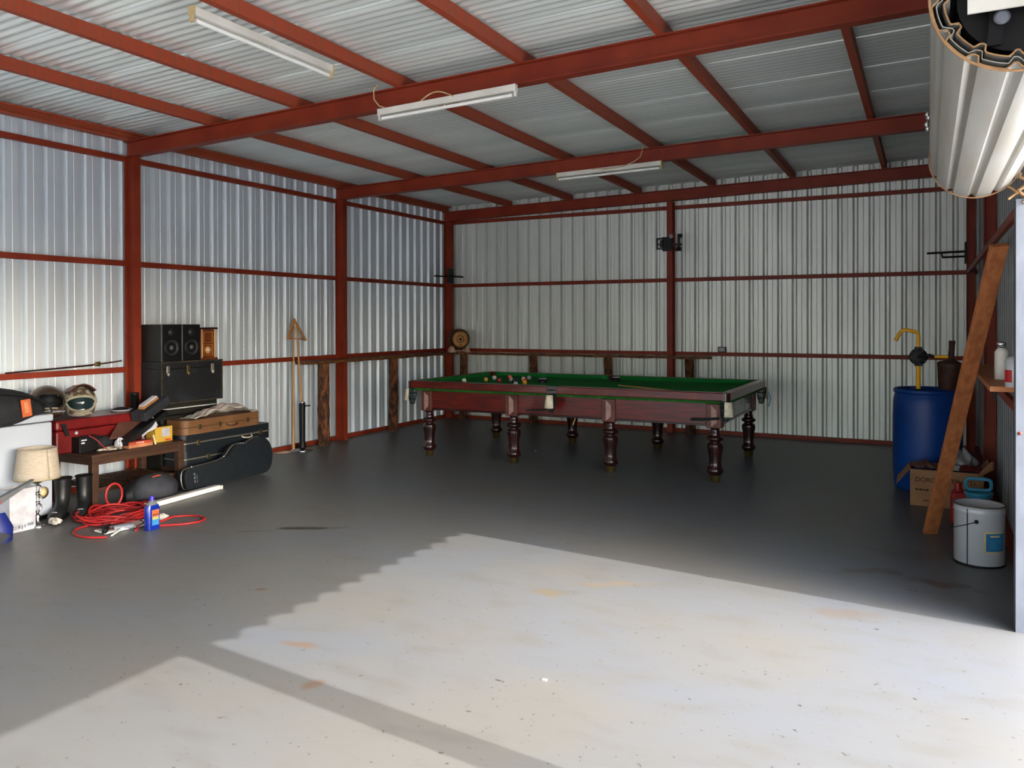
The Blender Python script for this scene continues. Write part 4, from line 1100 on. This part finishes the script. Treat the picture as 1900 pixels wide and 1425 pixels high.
marks('dark_print', 'black', t, frame((bcx+.0314, bcy+.006, .108), Y, Z), [(-.022, -.006), (-.001, .010), (.014, .024)], .012)
g = G(); g.box(bcx+.0311, bcx+.0316, bcy-.018, bcy+.03, .075, .092); g.build('label_band', 'yellowcard', t)
# white bits beyond the bottle
crumple((-4.98, 3.96, .02), .03, .045, .028, 9, 'crumpled_paper', 'cloth', 'crumpled white paper lying just right of the blue bottle', 'paper')
# red hose
random.seed(11)
def loops():
    pts = []
    cx, cy = -5.36, 3.87
    n = 620
    for i in range(n):
        a = 2*PI*i/62; k = i/n
        rx = .20+.05*math.sin(k*23+1); ry = .26+.06*math.sin(k*17)
        x = cx+.07*math.sin(k*31)+rx*math.cos(a); y = cy+.05*math.cos(k*27)+ry*math.sin(a)*.78
        z = .010+.062*k*(.6+.4*math.sin(a*2+k*40))+.004
        pts.append((x, y, max(.009, z)))
    return pts
t = T('air_hose', 'tangled coil of red hose on the floor', 'hose', (-5.3, 3.8, 0))
G().tube(loops(), .0085, 7).build('coil', 'hose', t)
G().tube([(-5.06+.22*math.cos(a)-.02, 3.585+.19*math.sin(a)*1.0-.0, .009) for a in [PI*.15+2*PI*.82*k/50 for k in range(51)]], .0075, 7).build('near_loop', 'hose', t)
G().tube([(-4.93, 3.80, .012), (-4.90, 3.90, .02), (-4.94, 4.02, .02), (-4.90, 4.12, .012), (-4.82, 4.165, .009), (-4.72, 4.13, .009), (-4.68, 4.05, .009), (-4.72, 3.95, .009), (-4.79, 3.88, .009), (-4.86, 3.82, .009)], .0075, 7).build('far_loop', 'hose', t)
G().tube([(-5.55+.01*math.sin(a), 3.985+.062*math.sin(a), .13-.085*math.cos(a)) for a in [.5+(2*PI-1)*k/30 for k in range(31)]], .009, 7).build('upright_loop', 'hose', t)
G().tube([(-5.0+.14*math.cos(a)-.06, 3.70+.13*math.sin(a), .026) for a in [2*PI*k/40 for k in range(34)]], .004, 6).build('thin_lead', 'redcloth', t)
# white bracket with dark cut-outs
t = T('jack_plate', 'white metal plate with dark triangular holes under the red hose', 'plate', (-5.0, 3.7, .0))
mx = frame(Vector((-5.04, 3.68, .004)), Vector((.12, 1, 0)), Vector((-1, .12, 0)))
G().box(-.16, .22, -.07, .07, 0, .012, mx).build('plate', 'white', t, bevel=.003)
for s_ in (-1, 1): G().prism([(s_*.015, -.005), (s_*.055, -.028), (s_*.055, .018)] if s_ > 0 else [(s_*.015, -.005), (s_*.055, .018), (s_*.055, -.028)], mx @ Vector((-.02, 0, .0125)), (.12, .993, 0), (-.993, .12, 0), Z, .001).build('cut_out', 'black', t)
G().lathe([(.001, .002), (.02, .002), (.02, 0)], mx @ Vector((-.02, .0, .0135)), Z, 20, cap=False).build('boss', 'galvpost', t)
t = T('clamp', 'small black spring clamp lying inside the near hose loop', 'clamp', (-5.05, 3.56, 0))
for s_ in (-1, 1):
    G().tube([(-4.98, 3.50+s_*.01, .018), (-5.03, 3.55+s_*.02, .03), (-5.10, 3.60+s_*.004, .03), (-5.14, 3.64+s_*.016, .024)], .008, 6).build('jaw', 'black', t)
G().cyl((-5.06, 3.545, .03), (-5.06, 3.59, .03), .010).build('spring', 'darkiron', t)
t = T('pipe_fitting', 'grey metal fitting on a white rod beside the blue bottle', 'fitting', (-4.95, 3.64, 0))
G().cyl((-5.02, 3.60, .02), (-4.97, 3.72, .02), .02).build('body', 'galvpost', t)
G().cyl((-4.99, 3.66, .022), (-4.90, 3.50, .012), .006).build('rod', 'white', t)

# ------------------------------------------------------------------ right-hand corner
# blue drum
bx, by = -.008, 7.755
t = T('plastic_drum', 'large blue plastic drum standing in the right corner', 'drum', (bx, by, 0))
pf = [(.24, 0), (.255, .01), (.262, .06), (.268, .20), (.272, .42), (.271, .62), (.266, .76), (.256, .815), (.250, .825), (.262, .83), (.266, .845), (.262, .862), (.250, .866), (.240, .85), (.238, .835), (.001, .832)]
G().lathe(pf, (bx, by, 0), Z, 56, cap=False).build('shell', 'drumblue', t)
for a, s_ in ((2.2, .03), (5.6, .028)):
    G().cyl((bx+.17*math.cos(a), by+.17*math.sin(a), .832), (bx+.17*math.cos(a), by+.17*math.sin(a), .855), s_).build('bung', 'drumblue', t)
# rotary hand pump
px, py = -.075, 7.72
t = T('drum_pump', 'yellow rotary hand pump with black head standing in the blue drum', 'pump', (px, py, .833))
G().cyl((px, py, .834), (px, py, 1.07), .019).build('lower_pipe', 'yellow', t)
G().cyl((px, py, .834), (px, py, .862), .032).build('bung_collar', 'black', t)
c = G().lathe([(.001, -.035), (.058, -.035), (.072, -.028), (.072, .028), (.058, .035), (.001, .035)], (px, py, 1.14), (0, -1, 0), 32, cap=False); c.box(px-.032, px+.032, py-.03, py+.03, 1.06, 1.08).box(px-.03, px+.03, py-.03, py+.03, 1.20, 1.225)
c = c.build('pump_head', 'black', t)
for k in range(8):
    a = 2*PI*k/8+.2; G().ball((px+.06*math.cos(a), py-.036, 1.14+.06*math.sin(a)), .007).build('bolt', 'galvpost', c)
G().tube([(px, py-.04, 1.14), (px+.02, py-.06, 1.15), (px+.09, py-.065, 1.155), (px+.13, py-.07, 1.14)], .014, 8).build('crank', 'black', t)
G().tube([(px+.125, py-.075, 1.145), (px+.225, py-.09, 1.147)], .013, 10).build('crank_grip', 'yellow', t)
G().tube([(px, py, 1.22), (px, py, 1.33), (px-.006, py, 1.348), (px-.025, py, 1.355), (px-.075, py, 1.368), (px-.12, py, 1.37), (px-.137, py, 1.355), (px-.178, py, 1.275)], .016, 12).build('spout', 'yellow', t)
# brown pot with upright handle
t = T('iron_pot', 'rusty brown conical pot with an upright handle on the blue drum', 'pot', (.155, 7.66, .867))
ux = Vector((.06, 0, 1))
G().lathe([(.075, 0), (.08, .01), (.10, .20), (.103, .222), (.095, .228), (.03, .255), (.028, .27)], (.155, 7.66, .868), ux, 30).build('body', 'rust', t)
G().lathe([(.024, .26), (.022, .36), (.026, .41), (.022, .415)], (.155, 7.66, .868), ux, 16).build('handle', 'rust', t)
G().tube([(.25, 7.64, 1.07), (.30, 7.63, 1.08)], .008, 6).build('side_handle', 'rust', t)
# leaning timber
a = Vector((.012, 6.13, .004)); b = Vector((.338, 4.98, 1.86)); d = (b-a).normalized(); s_ = Vector((.9, .42, 0)); s_ = (s_-d*s_.dot(d)).normalized()
mx = frame((a+b)/2, d, s_); L = (b-a).length
tag(G().box(-L/2, L/2, -.044, .044, -.017, .017, mx).build('leaning_plank', 'pine', bevel=.003), 'long orange timber plank leaning against the right wall', 'plank')
# carton
t = T('cardboard_carton', 'open brown cardboard carton of junk in front of the blue drum', 'carton', (.14, 7.2, 0))
cx0, cx1, cy0, cy1, ch = -.125, .375, 7.0, 7.38, .285
g = G(); g.box(cx0, cx1, cy0, cy0+.005, 0, ch).box(cx0, cx1, cy1-.005, cy1, 0, ch).box(cx0, cx0+.005, cy0+.005, cy1-.005, 0, ch).box(cx1-.005, cx1, cy0+.005, cy1-.005, 0, ch).box(cx0+.005, cx1-.005, cy0+.005, cy1-.005, 0, .006)
g.build('walls', 'carton', t)
def flap(p0, p1, out, nm='flap'):
    p0 = Vector(p0); p1 = Vector(p1); out = Vector(out); th = Vector((0, 0, .004))
    G().hexa([p0, p1, p1+out, p0+out], [p0+th, p1+th, p1+out+th, p0+out+th]).build(nm, 'carton', t)
flap((cx0, cy0, ch), (cx0, cy1, ch), (-.10, -.01, -.125)); flap((cx1, cy0+.02, ch), (cx1, cy1, ch), (.045, -.01, .06))
text('lettering', 'DORO     PTY LTD', .05, 'print', t, frame((.115, cy0-.001, .205), X, Z))
marks('faint_print', 'print', t, frame((.10, cy0-.001, .128), X, Z), [(-.19, -.168), (-.163, -.14), (-.136, -.122), (-.118, -.096), (-.02, .01), (.015, .04), (.046, .07)], .014)
marks('faint_print', 'print', t, frame((.03, cy0-.001, .045), X, Z), [(-.06, -.045), (-.04, -.028), (-.022, -.005)], .010)
tag(G().box(.10, .22, 7.06, 7.2, .285, .325).box(.12, .19, 7.08, 7.16, .325, .335).build('switch_box', 'boxwhite', bevel=.004), 'small white electrical box on top of the open carton', 'box')
crumple((.235, 7.20, .33), .10, .085, .085, 31, 'plastic_bag', 'clear', 'crumpled clear plastic bag sticking out of the carton', 'bag')
crumple((.29, 7.09, .295), .075, .05, .03, 33, 'red_rag', 'redcloth', 'dark red rag at the right side of the carton top', 'rag')
crumple((-.02, 7.15, .295), .09, .07, .035, 35, 'brown_gloves', 'brown', 'crumpled brown gloves at the left side of the carton top', 'gloves')
tag(G().box(cx0+.006, cx1-.006, cy0+.006, cy1-.006, .18, .262).build('carton_filling', 'black'), 'dark jumbled filling inside the open brown carton', 'filling', kind='stuff')
# standing board right of the carton
t = T('cardboard_flap_sheet', 'loose tilted cardboard sheet propped between carton and right wall', 'cardboard', (.40, 7.0, .25))
G().hexa([(.33, 6.98, .27), (.34, 6.98, .262), (.43, 6.86, .345), (.42, 6.86, .353)], [(.35, 6.99, .30), (.36, 6.99, .292), (.43, 6.87, .40), (.42, 6.87, .408)]).build('sheet', 'carton', t)
# red can and blue scoop
t = T('fuel_can', 'red plastic fuel can behind the white pail', 'fuel can', (.28, 6.45, 0))
G().box(.14, .40, 6.40, 6.56, 0, .245).build('body', 'redplastic', t, bevel=.03)
G().cyl((.19, 6.48, .24), (.19, 6.48, .30), .028, .022).build('spout', 'redplastic', t)
t = T('hand_bilge_funnel', 'light blue plastic funnel with loop handle behind the white pail', 'funnel', (.32, 6.27, 0))
G().lathe([(.035, 0), (.05, .02), (.06, .22), (.085, .27), (.088, .285), (.08, .285)], (.305, 6.27, 0), Z, 32).build('cone', 'bluelt', t)
G().tube([(.305+p[0], 6.27, .335+p[1]) for p in rr(.15, .075, .025, 5)], .012, 8, True).build('loop_handle', 'bluelt', t)
# white pail
wx, wy = .272, 5.53
t = T('paint_pail', 'white metal pail with blue label by the right wall', 'pail', (wx, wy, 0))
G().lathe([(.130, 0), (.134, .004), (.134, .31), (.137, .315), (.137, .325), (.134, .33), (.134, .345), (.138, .348), (.138, .354), (.128, .354), (.128, .02), (.001, .02)], (wx, wy, 0), Z, 56, cap=False).build('shell', 'tin', t)
G().lathe([(.132, .0), (.136, 0), (.137, .008), (.1345, .012)], (wx, wy, 0), Z, 56, cap=False).build('bottom_seam', 'darkiron', t)
G().tube([(wx+.134*math.cos(a), wy+.134*math.sin(a), .352) for a in [2*PI*k/56 for k in range(56)]], .005, 6, True).build('rim', 'tinin', t)
G().lathe([(.001, .27), (.127, .27), (.127, .275)], (wx, wy, 0), Z, 40, cap=False).build('contents', 'tinin', t)
def onp(a, z, r=.1355): return Vector((wx+r*math.cos(a), wy+r*math.sin(a), z))
af = math.atan2(-wy, -wx)     # towards the camera
# angles: image left = smaller angle side
G().tube([onp(af-.46, .01), onp(af-.46, .34)], .003, 6).build('seam', 'darkiron', t)
G().ball(onp(af-.10, .27), .012).build('bail_ear', 'darkiron', t)
G().tube([onp(af-.10, .27, .145), onp(af-.5, .245, .15), onp(af-1.0, .215, .15), onp(af-1.5, .20, .150), onp(af-2.2, .215, .15), onp(af-3.1, .27, .145)], .0028, 6).build('bail', 'darkiron', t)
G().grid(lambda u, v: onp(af+.18+.95*u, .09+.125*v, .1353), 14, 2).build('label', 'labelyellow', t, label='pale yellow label border')
G().grid(lambda u, v: onp(af+.26+.87*u, .10+.105*v, .1362), 14, 2).build('label_panel', 'labelblue', t, label='blue label')
G().grid(lambda u, v: onp(af+.42+.45*u, .185+.01*v, .137), 10, 1).build('label_heading', 'labelyellow', t)
for k in range(6): G().grid(lambda u, v: onp(af+.40+.60*u, .165-.01*k+.003*v, .1369), 10, 1).build('label_line', 'bluelt', t)
# wall shelf with cans
t = T('wall_shelf', 'brown timber shelf on the right wall holding cans', 'shelf', (.34, 5.7, 1.105))
G().hexa([(.27, 4.56, 1.105), (.43, 4.56, 1.105), (.43, 6.8, 1.105), (.27, 6.8, 1.105)], [(.27, 4.56, 1.13), (.43, 4.56, 1.13), (.43, 6.8, 1.13), (.27, 6.8, 1.13)]).build('board', 'pine', t)
for y in (5.9, 6.6): G().box(.365, .383, y, y+.03, .95, 1.105).build('support', 'benchwood', t)
tag(G().box(.376, .404, 4.5, BY-.19, ZG[0]-hg, ZG[0]+hg).build('wall_rail', 'red', bevel=.003), 'lowest red horizontal steel rail on the right wall under the shelf', 'wall rail')
t = T('spray_bottle', 'white bottle with silver trigger top on the right wall shelf', 'bottle', (.358, 5.12, 1.1305))
G().lathe([(.032, 0), (.034, .005), (.034, .15), (.026, .165), (.016, .175)], (.358, 5.12, 1.1305), Z, 24).build('body', 'white', t)
G().ball((.358, 5.12, 1.325), .026, .03, .018).build('cap', 'chrome', t)
G().cyl((.358, 5.12, 1.30), (.358, 5.12, 1.32), .014).build('neck', 'black', t)
t = T('aerosol_can', 'white can with pink lettering on the right wall shelf, beside the guide', 'can', (.372, 4.56, 1.1305))
G().lathe([(.038, 0), (.04, .004), (.04, .13), (.034, .145), (.015, .15)], (.372, 4.56, 1.1305), Z, 26).build('body', 'tin', t)
G().grid(lambda u, v: (.372+.0405*math.cos(-1.9-1.6*u), 4.56+.0405*math.sin(-1.9-1.6*u), 1.155+.06*v), 12, 2).build('label', 'redplastic', t)
# tiny litter on the floor
for x, y, l in ((-1.381, 2.91, 'tiny red and white scrap on the sunlit floor'), (-3.9, 8.0, 'tiny white scrap on the floor beneath the snooker table'), (-1.9, 7.75, 'tiny white scrap on the floor near the right table leg')):
    g = G().box(x-.008, x+.012, y-.006, y+.006, 0.0005, .004)
    tag(g.build('paper_scrap', 'paper'), l, 'scrap')
